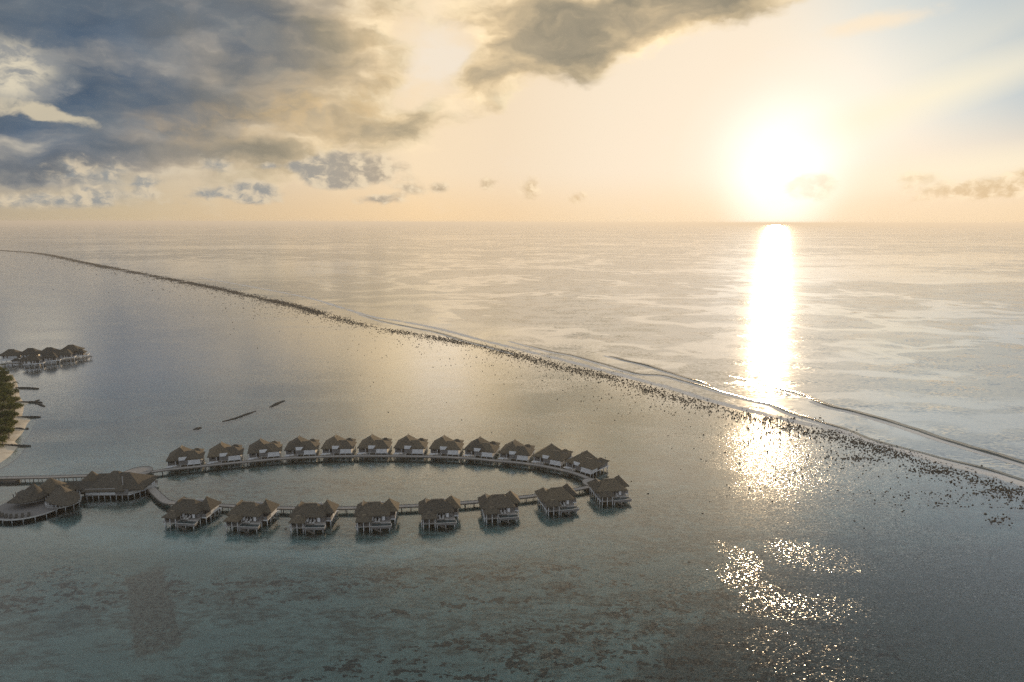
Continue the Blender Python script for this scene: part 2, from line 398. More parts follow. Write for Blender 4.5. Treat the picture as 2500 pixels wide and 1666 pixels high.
def leaf_mat(name, c0, c1, c2):
    m, g = new_mat(name); co = obj_coord(g)
    info = g.n.new('ShaderNodeObjectInfo').outputs['Random']
    n = g.noise(co, 0.9, 3, 0.6)
    col = g.ramp(g.add(g.mul(n, 0.8), g.mul(info, 0.2)), [(0.3, c0), (0.5, c1), (0.72, c2)])
    d = g.n.new('ShaderNodeBsdfDiffuse'); t = g.n.new('ShaderNodeBsdfTranslucent'); g.put(d.inputs[0], col); g.put(t.inputs[0], col)
    mx = g.n.new('ShaderNodeMixShader'); mx.inputs[0].default_value = 0.35
    g.l.new(d.outputs[0], mx.inputs[1]); g.l.new(t.outputs[0], mx.inputs[2]); g.l.new(mx.outputs[0], g.out.inputs[0]); return m
M['leaf'] = leaf_mat('broad_leaves', (0.038,0.052,0.017), (0.085,0.098,0.028), (0.20,0.18,0.055))
M['palm'] = leaf_mat('palm_leaves', (0.035,0.048,0.016), (0.07,0.085,0.028), (0.14,0.13,0.045))

# ------------------------------------------------------------------ sea: ocean, lagoon, seabed
REEF_PX = [(0,575),(100,583),(200,603),(300,622),(400,641),(500,660),(600,682),(700,704),(800,733),(900,755),(1000,771),(1100,790),(1200,812),
           (1300,838),(1400,858),(1500,888),(1600,917),(1700,942),(1800,965),(1900,990),(2000,1012),(2100,1040),(2200,1075),(2353,1120)]
reef = [at(x*D2S, y*D2S) for x, y in REEF_PX]
reef = [reef[0]+(reef[0]-reef[2])*k for k in (9, 4, 1.6, 0.6)]+reef+[reef[-1]+(reef[-1]-reef[-4])*k for k in (0.5, 1.2, 2.5, 8)]
reef_s = catmull(reef, 6)
CALM = (-0.86, 0.51)      # direction of wind streaks on the open sea (along the reef)
def water_common(g, slope, rough, extra):
    """surface normal: random wave facets from noise; returns normal socket"""
def seaside_normal(g, co, waves):
    "sum of vector noises (scale, amplitude socket/float, stretch x, stretch y, rotation)"
    acc = None
    for sc, amp, sx_, sy_, ro, det in waves:
        n = g.noise(g.mapping(co, rot=ro, scale=(sx_, sy_, 1)), sc, det, 0.55, col=True)
        v = g.vm('SCALE', g.vm('SUBTRACT', n, (0.5,0.5,0.5)), scale=amp)
        acc = v if acc is None else g.vm('ADD', acc, v)
    v = g.vm('MULTIPLY', acc, (1,1,0))
    return g.vm('NORMALIZE', g.vm('ADD', v, (0,0,1)))
def lagoon_mat():
    m, g = new_mat('lagoon_water'); co = world_coord(g)
    # ruffled and sheltered areas (cat's paws)
    wco = g.vm('ADD', co, g.vm('SCALE', g.vm('SUBTRACT', g.noise(co, 0.06, 3, 0.6, col=True), (0.5,0.5,0.5)), scale=22.0))
    big = g.noise(g.mapping(co, rot=R(28), scale=(1,2.4,1)), 0.012, 4, 0.55, 0.6)
    def zone(px, py, rx, ry, ro=0.0):
        p = at(px*D2S, py*D2S); return g.step(g.blob(wco, p.x, p.y, rx, ry, R(ro)), 0.0, 0.55)
    def soft_zone(px, py, rx, ry, ro=0.0):
        p = at(px*D2S, py*D2S); return g.step(g.blob(wco, p.x, p.y, rx, ry, R(ro)), 0.0, 1.0)
    paw = g.add(zone(1860,1275,20,14,-25), zone(1690,1285,7,16,15), zone(1735,1350,8,16,30), zone(1840,1400,26,8,-5), g.mul(zone(1830,1500,22,12,-10), 0.7), g.mul(zone(1840,1555,26,8,0), 0.5), g.mul(zone(1790,1430,50,40,0), 0.4), soft_zone(1830,1060,62,100,0), g.mul(zone(2250,1450,70,60,20), 0.3), g.mul(zone(1500,1280,80,26,10), 0.25))
    glint = g.step(g.noise(g.mapping(co, rot=R(-25), scale=(0.8,1.6,1)), 1.0, 4, 0.65), 0.46, 0.62)
    ruf = g.sat(g.add(g.mul(g.step(big, 0.42, 0.66), 0.12), g.mul(g.mul(paw, glint), 0.50)))
    fine = g.add(0.13, g.mul(ruf, 1.55)); amp = g.add(0.035, g.mul(ruf, 0.12))
    nor = seaside_normal(g, co, [(0.40, amp, 1, 2.2, R(-20), 2), (2.6, fine, 0.8, 1.9, R(-32), 2)])
    fr = g.n.new('ShaderNodeFresnel'); fr.inputs['IOR'].default_value = 1.36; g.put(fr.inputs['Normal'], nor); fac = g.step(fr.outputs[0], 0.04, 0.33, 0.04, 0.90, smooth=False)
    gl = g.n.new('ShaderNodeBsdfGlossy'); gl.inputs['Color'].default_value = (1,1,1,1); g.put(gl.inputs['Roughness'], g.add(0.12, g.mul(ruf, 0.13)))
    g.put(gl.inputs['Normal'], nor)
    tr = g.n.new('ShaderNodeBsdfTransparent'); tr.inputs[0].default_value = (0.84,0.96,0.95,1)
    mx = g.n.new('ShaderNodeMixShader'); g.put(mx.inputs[0], fac); g.l.new(tr.outputs[0], mx.inputs[1]); g.l.new(gl.outputs[0], mx.inputs[2])
    g.l.new(mx.outputs[0], g.out.inputs[0]); return m
def ocean_mat():
    m, g = new_mat('ocean_water'); co = world_coord(g)
    w = g.vm('ADD', co, g.vm('SCALE', g.vm('SUBTRACT', g.noise(co, 0.003, 4, 0.55, col=True), (0.5,0.5,0.5)), scale=520.0))
    s1 = g.noise(g.mapping(w, rot=R(40), scale=(0.75,1.15,1)), 0.0036, 5, 0.58)
    s2 = g.noise(g.mapping(w, rot=R(40), scale=(0.6,1.2,1)), 0.0016, 5, 0.6)
    # slicks: thin sinuous bands where oil and current damp the ripples
    sl = g.step(g.m('ABSOLUTE', g.sub(s1, 0.52)), 0.040, 0.006)
    sl2 = g.step(s2, 0.50, 0.60)
    calm = g.sat(g.add(g.mul(sl, 0.9), g.mul(sl2, 0.8)))
    amp = g.sub(0.30, g.mul(calm, 0.27))
    amp = g.mul(amp, g.add(0.35, g.mul(g.step(g.noise(co, 0.035, 4, 0.65), 0.4, 0.66), 1.7)))
    nor = seaside_normal(g, co, [(0.05, g.mul(amp, 0.40), 0.4, 1.5, R(35), 3), (0.6, amp, 0.7, 1.6, R(28), 2)])
    fr = g.n.new('ShaderNodeFresnel'); fr.inputs['IOR'].default_value = 1.5; g.put(fr.inputs['Normal'], nor); fac = g.mul(g.m('POWER', fr.outputs[0], 0.30), g.add(0.76, g.mul(calm, 0.24)))
    gl = g.n.new('ShaderNodeBsdfGlossy'); gl.inputs['Color'].default_value = (1,1,1,1); gl.inputs['Roughness'].default_value = 0.11
    g.put(gl.inputs['Normal'], nor)
    df = g.n.new('ShaderNodeBsdfDiffuse'); df.inputs[0].default_value = (0.16,0.18,0.17,1)
    mx = g.n.new('ShaderNodeMixShader'); g.put(mx.inputs[0], fac); g.l.new(df.outputs[0], mx.inputs[1]); g.l.new(gl.outputs[0], mx.inputs[2])
    g.l.new(mx.outputs[0], g.out.inputs[0]); return m
M['lagoon'] = lagoon_mat(); M['ocean'] = ocean_mat()
def strip_sheet(name, mat, edge, ys, z=0.0):
    mb = MB(); k = len(ys)+1
    for p in edge:
        mb.v.append((p.x, p.y, z))
        for y in ys: mb.v.append((p.x, y, z))
    for i in range(len(edge)-1):
        for j in range(k-1):
            q = (i*k+j, (i+1)*k+j, (i+1)*k+j+1, i*k+j+1)
            mb.f.append(q if ys[0] > 0 else q[::-1])
    return mb.build(name, mat)
far_l = Vector((-70000, reef_s[0].y*1.0, 0)); far_r = Vector((70000, reef_s[-1].y, 0))
edge = [far_l]+reef_s+[far_r]
o = strip_sheet('ocean', M['ocean'], edge, [20000.0, 80000.0]); tag(o, kind='structure')
o = strip_sheet('lagoon_water', M['lagoon'], edge, [-9000.0]); tag(o, kind='structure')

def wv2(g, co): return g.vm('ADD', co, g.vm('SCALE', g.vm('SUBTRACT', g.noise(co, 0.03, 4, 0.6, col=True), (0.5,0.5,0.5)), scale=40.0))
def seabed_mat():
    m, g = new_mat('seabed_sand'); co = world_coord(g)
    c2 = g.mapping(co, rot=R(-14), scale=(0.42,1.0,1))
    wv = g.vm('ADD', c2, g.vm('SCALE', g.vm('SUBTRACT', g.noise(c2, 0.05, 3, 0.5, col=True), (0.5,0.5,0.5)), scale=9.0))
    broad = g.noise(wv, 0.028, 5, 0.6); med = g.noise(wv, 0.16, 6, 0.65); fine = g.noise(co, 0.9, 5, 0.7)
    sand = g.mix(g.step(broad, 0.35, 0.65), (0.195,0.25,0.238), (0.295,0.36,0.34))
    weed = g.noise(g.mapping(co, rot=R(-14), scale=(0.6,1.2,1)), 0.55, 6, 0.72)
    sea = g.step(g.add(g.mul(broad, 0.9), g.mul(med, 0.6), g.mul(weed, 0.55)), 0.90, 1.12)
    col = g.mix(g.mul(sea, g.add(0.45, g.mul(g.step(weed, 0.4, 0.6), 0.45))), sand, (0.085,0.092,0.080))
    # seabed colour mixed darker in broad areas on the right
    p = at(2350, 1480); q_ = at(1950, 1640); r_ = at(2300, 1640)
    dark_area = g.sat(g.add(g.blob(wv2(g, co), p.x, p.y, 95, 75, R(15)), g.blob(wv2(g, co), r_.x, r_.y, 70, 45, 0), g.mul(g.blob(wv2(g, co), q_.x, q_.y, 50, 30, 0), 0.6)))
    col = g.mix(g.mul(g.step(g.add(dark_area, g.mul(g.sub(med, 0.5), 0.6)), 0.05, 0.75), 0.85), col, (0.075,0.085,0.082))
    # scattered coral heads, thickest towards the bottom right
    near = g.sat(g.add(*[g.blob(co, p.x, p.y, rx, ry, R(ro)) for p, rx, ry, ro in (
        (at(1500,1600), 66, 20, 15), (at(1250,1640), 50, 9, 15), (at(1150,1400), 90, 7, 12), (at(1300,1440), 60, 7, 14), (at(1450,1500), 70, 8, 18), (at(1650,1480), 70, 14, 20), (at(650,1420), 70, 6, 14), (at(60,1410), 30, 10, 10), (at(130,1460), 40, 6, 10), (at(1900,1640), 60, 20, 20), (at(300,1420), 36, 8, 8), (at(900,1390), 60, 5, 12), (at(1050,1590), 60, 6, 14), (at(560,1190), 45, 14, 4), (at(480,1160), 26, 8, 4), (at(760,1180), 40, 8, 4), (at(1750,1560), 50, 16, 20))]))
    v = g.voro(g.vm('ADD', co, g.vm('SCALE', g.vm('SUBTRACT', g.noise(co, 1.1, 4, 0.6, col=True), (0.5,0.5,0.5)), scale=1.3)), 0.62)
    heads = g.step(g.add(g.mul(v, -0.75), g.mul(g.sub(g.noise(wv, 0.34, 6, 0.68), 0.5), 3.0), g.mul(g.step(near, 0.0, 0.7), 0.26)), 0.0, 0.08)
    heads = g.mul(heads, g.step(near, 0.02, 0.3))
    col = g.mix(g.mul(heads, 0.9), col, (0.022,0.025,0.023))
    # planted coral bed: the oblong at the lower left
    a, b = at(352, 1380), at(388, 1590)
    pc = g.mapping(co, ((a.x+b.x)/2, (a.y+b.y)/2, 0), math.atan2(b.y-a.y, b.x-a.x)-math.pi/2, (1,1,1), 'TEXTURE')
    px, py, pz = g.sep(g.vm('ADD', pc, g.vm('SCALE', g.vm('SUBTRACT', g.noise(co, 0.35, 4, 0.6, col=True), (0.5,0.5,0.5)), scale=3.5)))
    L = (b-a).length/2+1.0
    wav = g.mul(g.sub(g.noise(co, 0.16, 3, 0.6), 0.5), 4.0)
    bed = g.mul(g.step(g.m('ABSOLUTE', g.add(px, wav)), 5.4, 4.6), g.step(g.m('ABSOLUTE', g.add(py, wav)), L-0.5, L-5.0))
    bed = g.mul(bed, g.step(g.add(g.noise(co, 0.7, 4, 0.7), g.mul(g.step(py, L-12, -L), 0.2)), 0.36, 0.46))
    tex = g.step(g.voro(co, 1.0), 0.25, 0.6)
    col = g.mix(g.mul(bed, 0.92), col, g.mix(tex, (0.035,0.034,0.030), (0.15,0.145,0.125)))
    # pale sandy channel in front of the villas
    pale = g.sat(g.add(*[g.mul(g.blob(co, p.x, p.y, rx, ry, R(ro)), 1.3) for p, rx, ry, ro in (
        (at(640,1330), 75, 11, -4), (at(1100,1330), 60, 12, 8), (at(250,1130), 70, 40, 10), (at(240,1290), 60, 16, 0))]))
    col = g.mix(g.mul(g.mul(pale, g.step(med, 0.3, 0.6)), 0.8), col, (0.36,0.46,0.47))
    d = g.n.new('ShaderNodeBsdfDiffuse'); g.put(d.inputs[0], col); g.l.new(d.outputs[0], g.out.inputs[0]); return m
M['seabed'] = seabed_mat()
mb = MB(); mb.add([(-30000,-9000,-1.3),(30000,-9000,-1.3),(30000,30000,-1.3),(-30000,30000,-1.3)], [(0,1,2,3)])
o = mb.build('seabed', M['seabed']); tag(o, kind='structure')

# ------------------------------------------------------------------ sea air: one even box of thin haze round everything below the sky
def haze_mat():
    m, g = new_mat('haze_air'); v = g.n.new('ShaderNodeVolumePrincipled')
    v.inputs['Color'].default_value = (0.74,0.73,0.71,1); v.inputs["Density"].default_value = 1.05e-4; v.inputs["Anisotropy"].default_value = 0.30
    g.l.new(v.outputs[0], g.out.inputs['Volume']); return m
hz = MB().box(-90000, 90000, -30000, 90000, -2.4, 108.0).build('haze', haze_mat()); tag(hz, kind='stuff')
hz['label'] = 'thin warm sea haze over the lagoon and ocean'
# ------------------------------------------------------------------ jetties
ZD = 1.45
def px_path(pts, z=ZD): return [at(x, y, z) for x, y in pts]
def offset_line(pts, d): return [p+n*d for p, n in zip(pts, normals2(pts))]
def make_jetty(name, label, pts, width=2.3, step=3.2, group='jetties linking the villas', cat='jetty', kerb=True):
    root = empty(name, (pts[0].x, pts[0].y, 0)); tag(root, label, cat, group)
    org = Vector((pts[0].x, pts[0].y, 0))
    P = [p-org for p in pts]; nr = normals2(P)
    deck = MB(); w = width/2
    prof = [(-w, 0.0), (w, 0.0), (w, -0.18), (-w, -0.18)]
    vs = []; fs = []
    for p, n in zip(P, nr):
        for (a, b) in prof: q = p+n*a; vs.append((q.x, q.y, p.z+b))
    for i in range(len(P)-1):
        for k in range(4): fs.append((i*4+k, (i+1)*4+k, (i+1)*4+(k+1)%4, i*4+(k+1)%4))
    fs += [(0,1,2,3), tuple(range((len(P)-1)*4+3, (len(P)-1)*4-1, -1))]
    deck.add(vs, fs); deck.build('deck', M['deck'], root)
    if kerb:
        for s in (-1, 1):
            kb = MB(); vs = []; fs = []
            for p, n in zip(P, nr):
                for (a, b) in ((s*w-0.10, 0.11), (s*w+0.10, 0.11), (s*w+0.10, -0.30), (s*w-0.10, -0.30)):
                    q = p+n*a; vs.append((q.x, q.y, p.z+b))
            for i in range(len(P)-1):
                for k in range(4): fs.append((i*4+k, (i+1)*4+k, (i+1)*4+(k+1)%4, i*4+(k+1)%4))
            fs += [(0,1,2,3), tuple(range((len(P)-1)*4+3, (len(P)-1)*4-1, -1))]
            kb.add(vs, fs); kb.build('edge_beam', M['timber'], root)
    rs = resample(P, step); rn = normals2(rs)
    for i, (p, n) in enumerate(zip(rs, rn)):
        for s in (-1, 1):
            q = p+n*s*(w-0.22)
            MB().tube([(0,0,-1.6), (0,0,p.z-0.3)], 0.13, 8).build('pile', M['old_pile'], root, (q.x, q.y, 0))
    return root

approach = px_path([(-70,1168.5),(0,1167),(110,1165),(241,1160.5),(318,1156)])
back_px = [(352,1155),(380,1150.5),(414,1146),(470,1140.5),(534.7,1133.8),(610,1126.5),(689,1119.5),(760,1116),(822,1114),(920,1113.2),(1016,1114.2),(1085,1116),(1153,1119.4),(1206.5,1124.6),(1262,1129.3),(1321,1137),(1378.6,1149),(1412,1158.5),(1436,1168)]
back = catmull(px_path(back_px), 5)
front_px = [(1470,1182),(1436,1189),(1400,1196),(1355,1202),(1299,1211),(1225,1219),(1153,1226),(1080,1231),(1006,1235),(930,1238.2),(859.5,1240),(780,1241),(700,1240.3),(628,1238.2),(557,1235),(500,1231.5),(450,1228.5)]
front = catmull(px_path(front_px), 5)
diag = catmull(px_path([(336,1160),(356,1178),(378,1201),(400,1221),(416,1227),(450,1228.5)]), 5)
make_jetty('jetty', 'straight wooden jetty running from the left picture edge to the round landing', approach, 2.6)
make_jetty('jetty', 'curved wooden jetty serving the back row of villas', back)
make_jetty('jetty', 'wooden jetty running behind the front row of villas', front)
make_jetty('jetty', 'slanting wooden jetty between round landing and front row', diag, 2.9)
spur = px_path([(340,1188),(372,1190)]); make_jetty('jetty', 'short gangway from the hall terrace to the slanting jetty', spur, 1.6, 2.4)

def landing(label, c, r, sy, npile, rot=0.0):
    root = empty('landing_platform', (c.x, c.y, 0), rot); tag(root, label, 'platform', 'round jetty platforms')
    poly = [(r*math.cos(2*math.pi*k/36), r*sy*math.sin(2*math.pi*k/36)) for k in range(36)]
    MB().prism(poly, ZD-0.22, ZD+0.03).build('deck', M['deck'], root)
    rim = MB(); n = 36
    vs = []; fs = []
    for k in range(n):
        for rr, z in ((0.985, ZD+0.16), (1.02, ZD+0.16), (1.02, ZD-0.4), (0.985, ZD-0.4)):
            vs.append((poly[k][0]*rr, poly[k][1]*rr, z))
    for k in range(n):
        for j in range(4): fs.append((k*4+j, ((k+1)%n)*4+j, ((k+1)%n)*4+(j+1)%4, k*4+(j+1)%4))
    rim.add(vs, fs).build('edge_beam', M['timber'], root)
    for k in range(npile):
        a = 2*math.pi*k/npile
        MB().tube([(0,0,-1.6),(0,0,ZD-0.25)], 0.14, 8).build('pile', M['old_pile'], root, (r*0.88*math.cos(a), r*sy*0.88*math.sin(a), 0))
    return root
c = at(335, 1153.5, ZD); landing('round wooden landing where the straight and curved jetties meet', c, 5.2, 1.25, 12)
c = at(1446, 1179, ZD); landing('sunlit round landing at the right tip of the jetty loop', c, 3.6, 1.35, 10, R(20))
# low dark pontoon moored under the straight jetty
c = at(12, 1177, 0); root = empty('pontoon', (c.x, c.y, 0), R(-2)); tag(root, 'low dark mooring pontoon beside the straight jetty at picture edge', 'pontoon')
MB().prism([(-5.5,-1.3),(5.2,-1.3),(5.8,0),(5.2,1.3),(-5.5,1.3)], -0.2, 0.75).build('float', M['log'], root)
MB().box(-5.2,5.0,-1.15,1.15,0.753,0.83).build('deck', M['timber'], root)
for x in (-4.5, 0, 4.5): MB().tube([(0,0,-1.4),(0,0,1.5)], 0.12, 8).build('mooring_post', M['old_pile'], root, (x, 1.5, 0))

# ------------------------------------------------------------------ the stilt villa (local +X right, -Y to the open water, +Y to the jetty)
ZF = 2.15
def make_villa(kind):
    r = empty('water_villa')
    MB().prism([(-5.9,-2.7),(4.9,-2.7),(4.9,-1.5),(6.3,-1.5),(6.3,6.2),(-5.9,6.2)], ZF-0.28, ZF).build('floor_deck', M['deck'], r)
    # white edge beams
    for a, b in (((-5.98,-6.7),(-5.98,6.28)), ((-5.85,6.29),(-1.0,6.29)), ((2.9,6.29),(6.3,6.29)), ((6.38,-1.5),(6.38,6.28)), ((4.95,-1.58),(6.3,-1.58))):
        MB().bar((*a,ZF-0.16), (*b,ZF-0.16), 0.16, 0.34).build('edge_beam', M['white'], r)
    # walls
    MB().box(-5.2,-1.7,-2.55,-2.35,ZF,4.55).add(*walls_ring(-5.2,4.4,-2.34,3.4,ZF,4.6,0.18)).build('wall', M['clad'], r)
    MB().box(-5.85,-5.67,-5.6,-0.2,1.9,3.95).build('privacy_screen', M['clad'], r)
    MB().box(-5.86,-1.2,5.95,6.15,ZF,4.05).build('white_wall', M['white'], r)
    MB().box(-5.86,-5.66,1.4,5.94,ZF,4.05).build('white_wall', M['white'], r)
    MB().box(-5.4,-1.3,2.2,5.9,ZF,4.2).build('bathroom', M['clad'], r)
    MB().box(-1.15,2.0,5.95,6.15,ZF,4.25).build('porch_wall', M['clad'], r)
    gy = 6.55 if kind == 'back' else 5.2
    gb = MB(); gb.add([(-0.1,gy,4.05),(2.05,gy,4.05),(2.05,gy,5.4),(-1.1,gy,5.4),(-0.1,gy+.2,4.05),(2.05,gy+.2,4.05),(2.05,gy+.2,5.4),(-1.1,gy+.2,5.4)],
                      [(0,3,2,1),(4,5,6,7),(0,1,5,4),(1,2,6,5),(2,3,7,6),(3,0,4,7)]); gb.build('gable_panel', M['white'], r)
    MB().box(3.5,6.1,1.4,5.4,ZF,4.2).build('entrance_room', M['clad'], r)
    d = MB().box(2.25,3.25,5.42,5.52,ZF,4.15).build('door', M['dark'], r)
    for x in (2.1,3.4): MB().box(x-0.09,x+0.09,5.5,5.72,ZF,4.2).build('door_post', M['white'], r)
    w = MB().box(4.1,5.3,5.42,5.5,2.9,3.9).build('window', M['dark'], r)
    MB().box(4.0,4.08,5.44,5.54,2.85,3.95).box(5.32,5.4,5.44,5.54,2.85,3.95).build('window_frame', M['timber'], w)
    # balcony on the right flank
    MB().box(6.2,6.32,-1.45,1.4,ZF,3.2).box(4.95,6.19,-1.5,-1.38,ZF,3.2).build('balcony_wall', M['clad'], r)
    MB().box(6.2,6.34,1.45,3.6,ZF,3.95).build('white_wall', M['white'], r)
    MB().box(6.2,6.34,3.65,6.1,ZF,4.05).build('white_wall', M['white'], r)
    # seaward glass front
    gl = MB().box(-1.6,3.2,-2.62,-2.5,ZF,4.3).build('glass_door', M['glass'], r)
    fr = MB()
    for x in (-0.7,0.2,1.1,2.0): fr.box(x-0.05,x+0.05,-2.69,-2.63,ZF,4.3)
    fr.build('door_frame', M['white'], gl)
    for x0,x1 in ((-1.55,-0.75),(2.25,3.15)): MB().box(x0,x1,-2.80,-2.72,ZF+0.05,4.1).build('curtain', M['curtain'], r)
    # sun deck with plunge pool
    dk = MB().prism([(-1.5,-2.7),(4.9,-2.7),(5.3,-4.9),(1.9,-4.9),(1.9,-4.3),(-1.5,-4.3)], ZF-0.25, ZF+0.004).build('sun_deck', M['deck'], r)
    pl = MB().add([(-1.1,-6.9,1.2),(5.5,-6.9,1.2),(5.4,-4.92,1.2),(-1.1,-4.92,1.2),(-1.2,-7.0,2.0),(5.7,-7.0,2.0),(5.5,-4.92,2.0),(-1.2,-4.92,2.0)],
                  [(0,3,2,1),(4,5,6,7),(0,1,5,4),(1,2,6,5),(2,3,7,6),(3,0,4,7)]).build('pool_tank', M['clad'], r)
    MB().bar((-1.2,-6.93,2.07),(5.7,-6.93,2.07),0.2,0.10).bar((5.6,-6.82,2.07),(5.42,-4.95,2.07),0.2,0.10).bar((-1.1,-6.82,2.07),(-1.1,-4.35,2.07),0.16,0.10).build('pool_rim', M['ridge_wood'], pl)
    MB().bar((1.9,-4.83,2.24),(5.2,-4.83,2.24),0.16,0.10).bar((1.83,-4.74,2.24),(1.83,-4.29,2.24),0.16,0.10).bar((-0.98,-4.2,2.24),(1.94,-4.2,2.24),0.16,0.10).build('deck_edge', M['ridge_wood'], dk)
    MB().box(-0.9,5.35,-6.75,-5.0,2.004,2.03).build('pool_surface', M['pool'], pl)
    st = MB()
    for k in range(6): st.box(0.2+0.5*k,0.62+0.5*k,-7.75,-7.05,1.25-0.24*k,1.33-0.24*k)
    st.bar((0.0,-7.8,1.45),(3.2,-7.8,-0.15),0.1,0.14).bar((0.0,-7.0,1.45),(3.2,-7.02,-0.15),0.1,0.14).build('water_steps', M['timber'], r)
    # open pavilion at the seaward left corner
    MB().box(-5.6,-1.25,-6.7,-2.75,1.75,1.97).build('pavilion_deck', M['deck'], r)
    MB().box(-4.7,-1.9,-4.5,-3.4,1.98,2.4).build('daybed', M['timber'], r)
    for x,y in ((-5.35,-6.5),(-3.45,-6.5),(-1.5,-6.5),(-1.5,-3.6),(-5.35,-3.6)):
        MB().tube([(0,0,-1.5),(0,0,4.0)],0.13,8).build('post', M['pile'], r, (x,y,0))
    rl = MB().bar((-5.3,-6.6,2.7),(-1.5,-6.6,2.7),0.07,0.07)
    rl.build('rail', M['timber'], r)
    pr = MB().hip(-6.0,-0.8,-7.25,-2.6,3.95,(-4.0,-4.7,5.15),(-2.8,-4.7,5.15),0.26).build('pavilion_roof', M['thatch'], r)
    MB().bar((-4.1,-4.7,5.2),(-2.7,-4.7,5.2),0.3,0.16).build('ridge_cap', M['ridge'], pr)
    # thatched roofs
    if kind == 'front':
        mr = MB().hip(-6.4,4.9,-3.9,4.6,4.45,(-2.6,0.2,7.5),(1.4,0.2,7.5),0.34).build('main_roof', M['thatch'], r)
        MB().bar((-2.8,0.2,7.55),(1.6,0.2,7.55),0.4,0.2).build('ridge_cap', M['ridge'], mr)
        er = MB().hip(1.7,7.3,-0.2,6.6,4.30,(4.2,2.7,7.45),(4.2,3.3,7.45),0.32,0.04).build('entrance_roof', M['thatch'], r)
        MB().bar((4.2,2.5,7.5),(4.2,3.5,7.5),0.36,0.18).build('ridge_cap', M['ridge'], er)
        sr = MB().hip(-7.1,-0.8,-3.0,6.5,4.25,(-4.6,-0.2,6.75),(-4.6,3.4,6.75),0.30).build('side_roof', M['thatch'], r)
        MB().bar((-4.6,-0.4,6.80),(-4.6,3.6,6.80),0.34,0.18).build('ridge_cap', M['ridge'], sr)
    else:
        mr = MB().hip(-2.8,6.9,-4.4,6.5,4.35,(1.8,-2.0,7.8),(1.8,1.5,7.8),0.34,0.03).build('main_roof', M['thatch'], r)
        MB().bar((1.8,-2.2,7.85),(1.8,1.8,7.85),0.4,0.2).build('ridge_cap', M['ridge'], mr)
        sr = MB().hip(-7.0,1.6,-2.2,6.45,4.2,(-3.5,2.1,6.45),(0.2,2.1,6.45),0.30,0.05).build('side_roof', M['thatch'], r)
        MB().bar((-3.7,2.1,6.50),(-0.6,2.1,6.50),0.34,0.18).build('ridge_cap', M['ridge'], sr)
    # gangway to the jetty
    gw = MB().box(1.3,4.2,6.38,8.6,1.55,1.72).build('gangway', M['deck'], r)
    MB().bar((1.3,6.4,2.5),(1.3,8.4,2.5),0.07,0.07).bar((1.3,6.45,1.7),(1.3,6.45,2.5),0.07,0.07).bar((1.3,8.35,1.7),(1.3,8.35,2.5),0.07,0.07).build('rail', M['white'], gw)
    sb = MB().box(4.4,6.9,6.42,7.3,1.7,1.86).build('service_step', M['white'], r)
    for k in range(5): MB().box(4.45+k*0.55,4.55+k*0.55,6.5,6.62,0.0,1.7).build('picket', M['pile'], r)
    # piles
    for x,y,z in [(-5.9,y,ZF-0.35) for y in (-5.3,-3.0,-0.5,2.0,4.3,6.1)]+[(x,6.1,ZF-0.35) for x in (-3.4,-1.0,3.1,6.2)]+[(6.25,-1.4,ZF-0.35),(6.25,1.2,ZF-0.35),(6.25,3.7,ZF-0.35),(4.9,-6.5,1.15),(2.0,-6.5,1.15),(-0.8,-6.5,1.15),(4.9,-2.8,ZF-0.3),(0.5,-2.8,ZF-0.3),(0.5,3.0,ZF-0.3),(1.5,8.2,1.5),(4.0,8.2,1.5)]:
        MB().tube([(0,0,-1.5),(0,0,z)],0.14,8).build('pile', M['pile'], r, (x,y,0))
    return r
def walls_ring(x0,x1,y0,y1,z0,z1,t):
    m = MB(); m.box(x0,x0+t,y0,y1,z0,z1).box(x1-t,x1,y0,y1,z0,z1).box(x0+t,x1-t,y1-t,y1,z0,z1).box(2.0 if x1>2 else x0,x1-t,y0,y0+t,z0,z1)
    return m.v, m.f
villas0 = {'front': make_villa('front'), 'back': make_villa('back')}
used = set()
def put_villa(kind, line, cx, off, side, label, group, rz_extra=0.0):
    "stand a villa beside the jetty LINE so that its middle falls on photo column cx"
    nr = normals2(line); best = None
    for p, n in zip(line, nr):
        c = p+n*side*off; c.z = 3.0
        e = abs(proj(c)[0]-cx)
        if best is None or e < best[0]: best = (e, c, n)
    c, n = best[1], best[2]*side       # n points away from the jetty
    rz = math.atan2(n.y, n.x)+math.pi/2
    v = villas0[kind] if kind not in used else copy_tree(villas0[kind])
    used.add(kind)
    v.location = (c.x, c.y, -0.3); v.rotation_euler = (0, 0, rz+R(rz_extra)); tag(v, label, 'villa', group)
    return v
ORD = ['first','second','third','fourth','fifth','sixth','seventh','eighth','ninth','tenth','eleventh','twelfth']
back_d = resample(back, 0.25); front_d = resample(front, 0.25)
bx = [456,553,648,740,830,918.5,1005.5,1092.5,1178.5,1264,1352,1434]
for i, x in enumerate(bx):
    lab = f'thatched villa on stilts, {ORD[i]} from the left in the back row along the curved jetty'
    if i == 0: lab = 'thatched villa at the left end of the back row, nearest the round landing'
    if i == 10: lab = 'back-row thatched villa whose pavilion roof overlaps behind it, second from the right end'
    if i == 11: lab = 'back-row thatched villa at the right tip, small pavilion roof standing clear'
    put_villa('back', back_d, x, 9.3, 1, lab, 'villas in the back row')
fx = [466,612,764,919,1073,1221,1362,1490]
fv = []
for i, x in enumerate(fx):
    lab = f'thatched villa with plunge pool deck, {ORD[i]} from the left in the front row'
    if i == 0: lab = 'front-row thatched villa with pool deck, beside the slanting jetty at left end'
    if i == 7: lab = 'front-row thatched villa with pool deck, next to the sunlit round landing at right'
    fv.append(put_villa('front', front_d, x, 9.3, 1, lab, 'villas in the front row', (0,0,0,0,-2,-6,-11,-16)[i]))
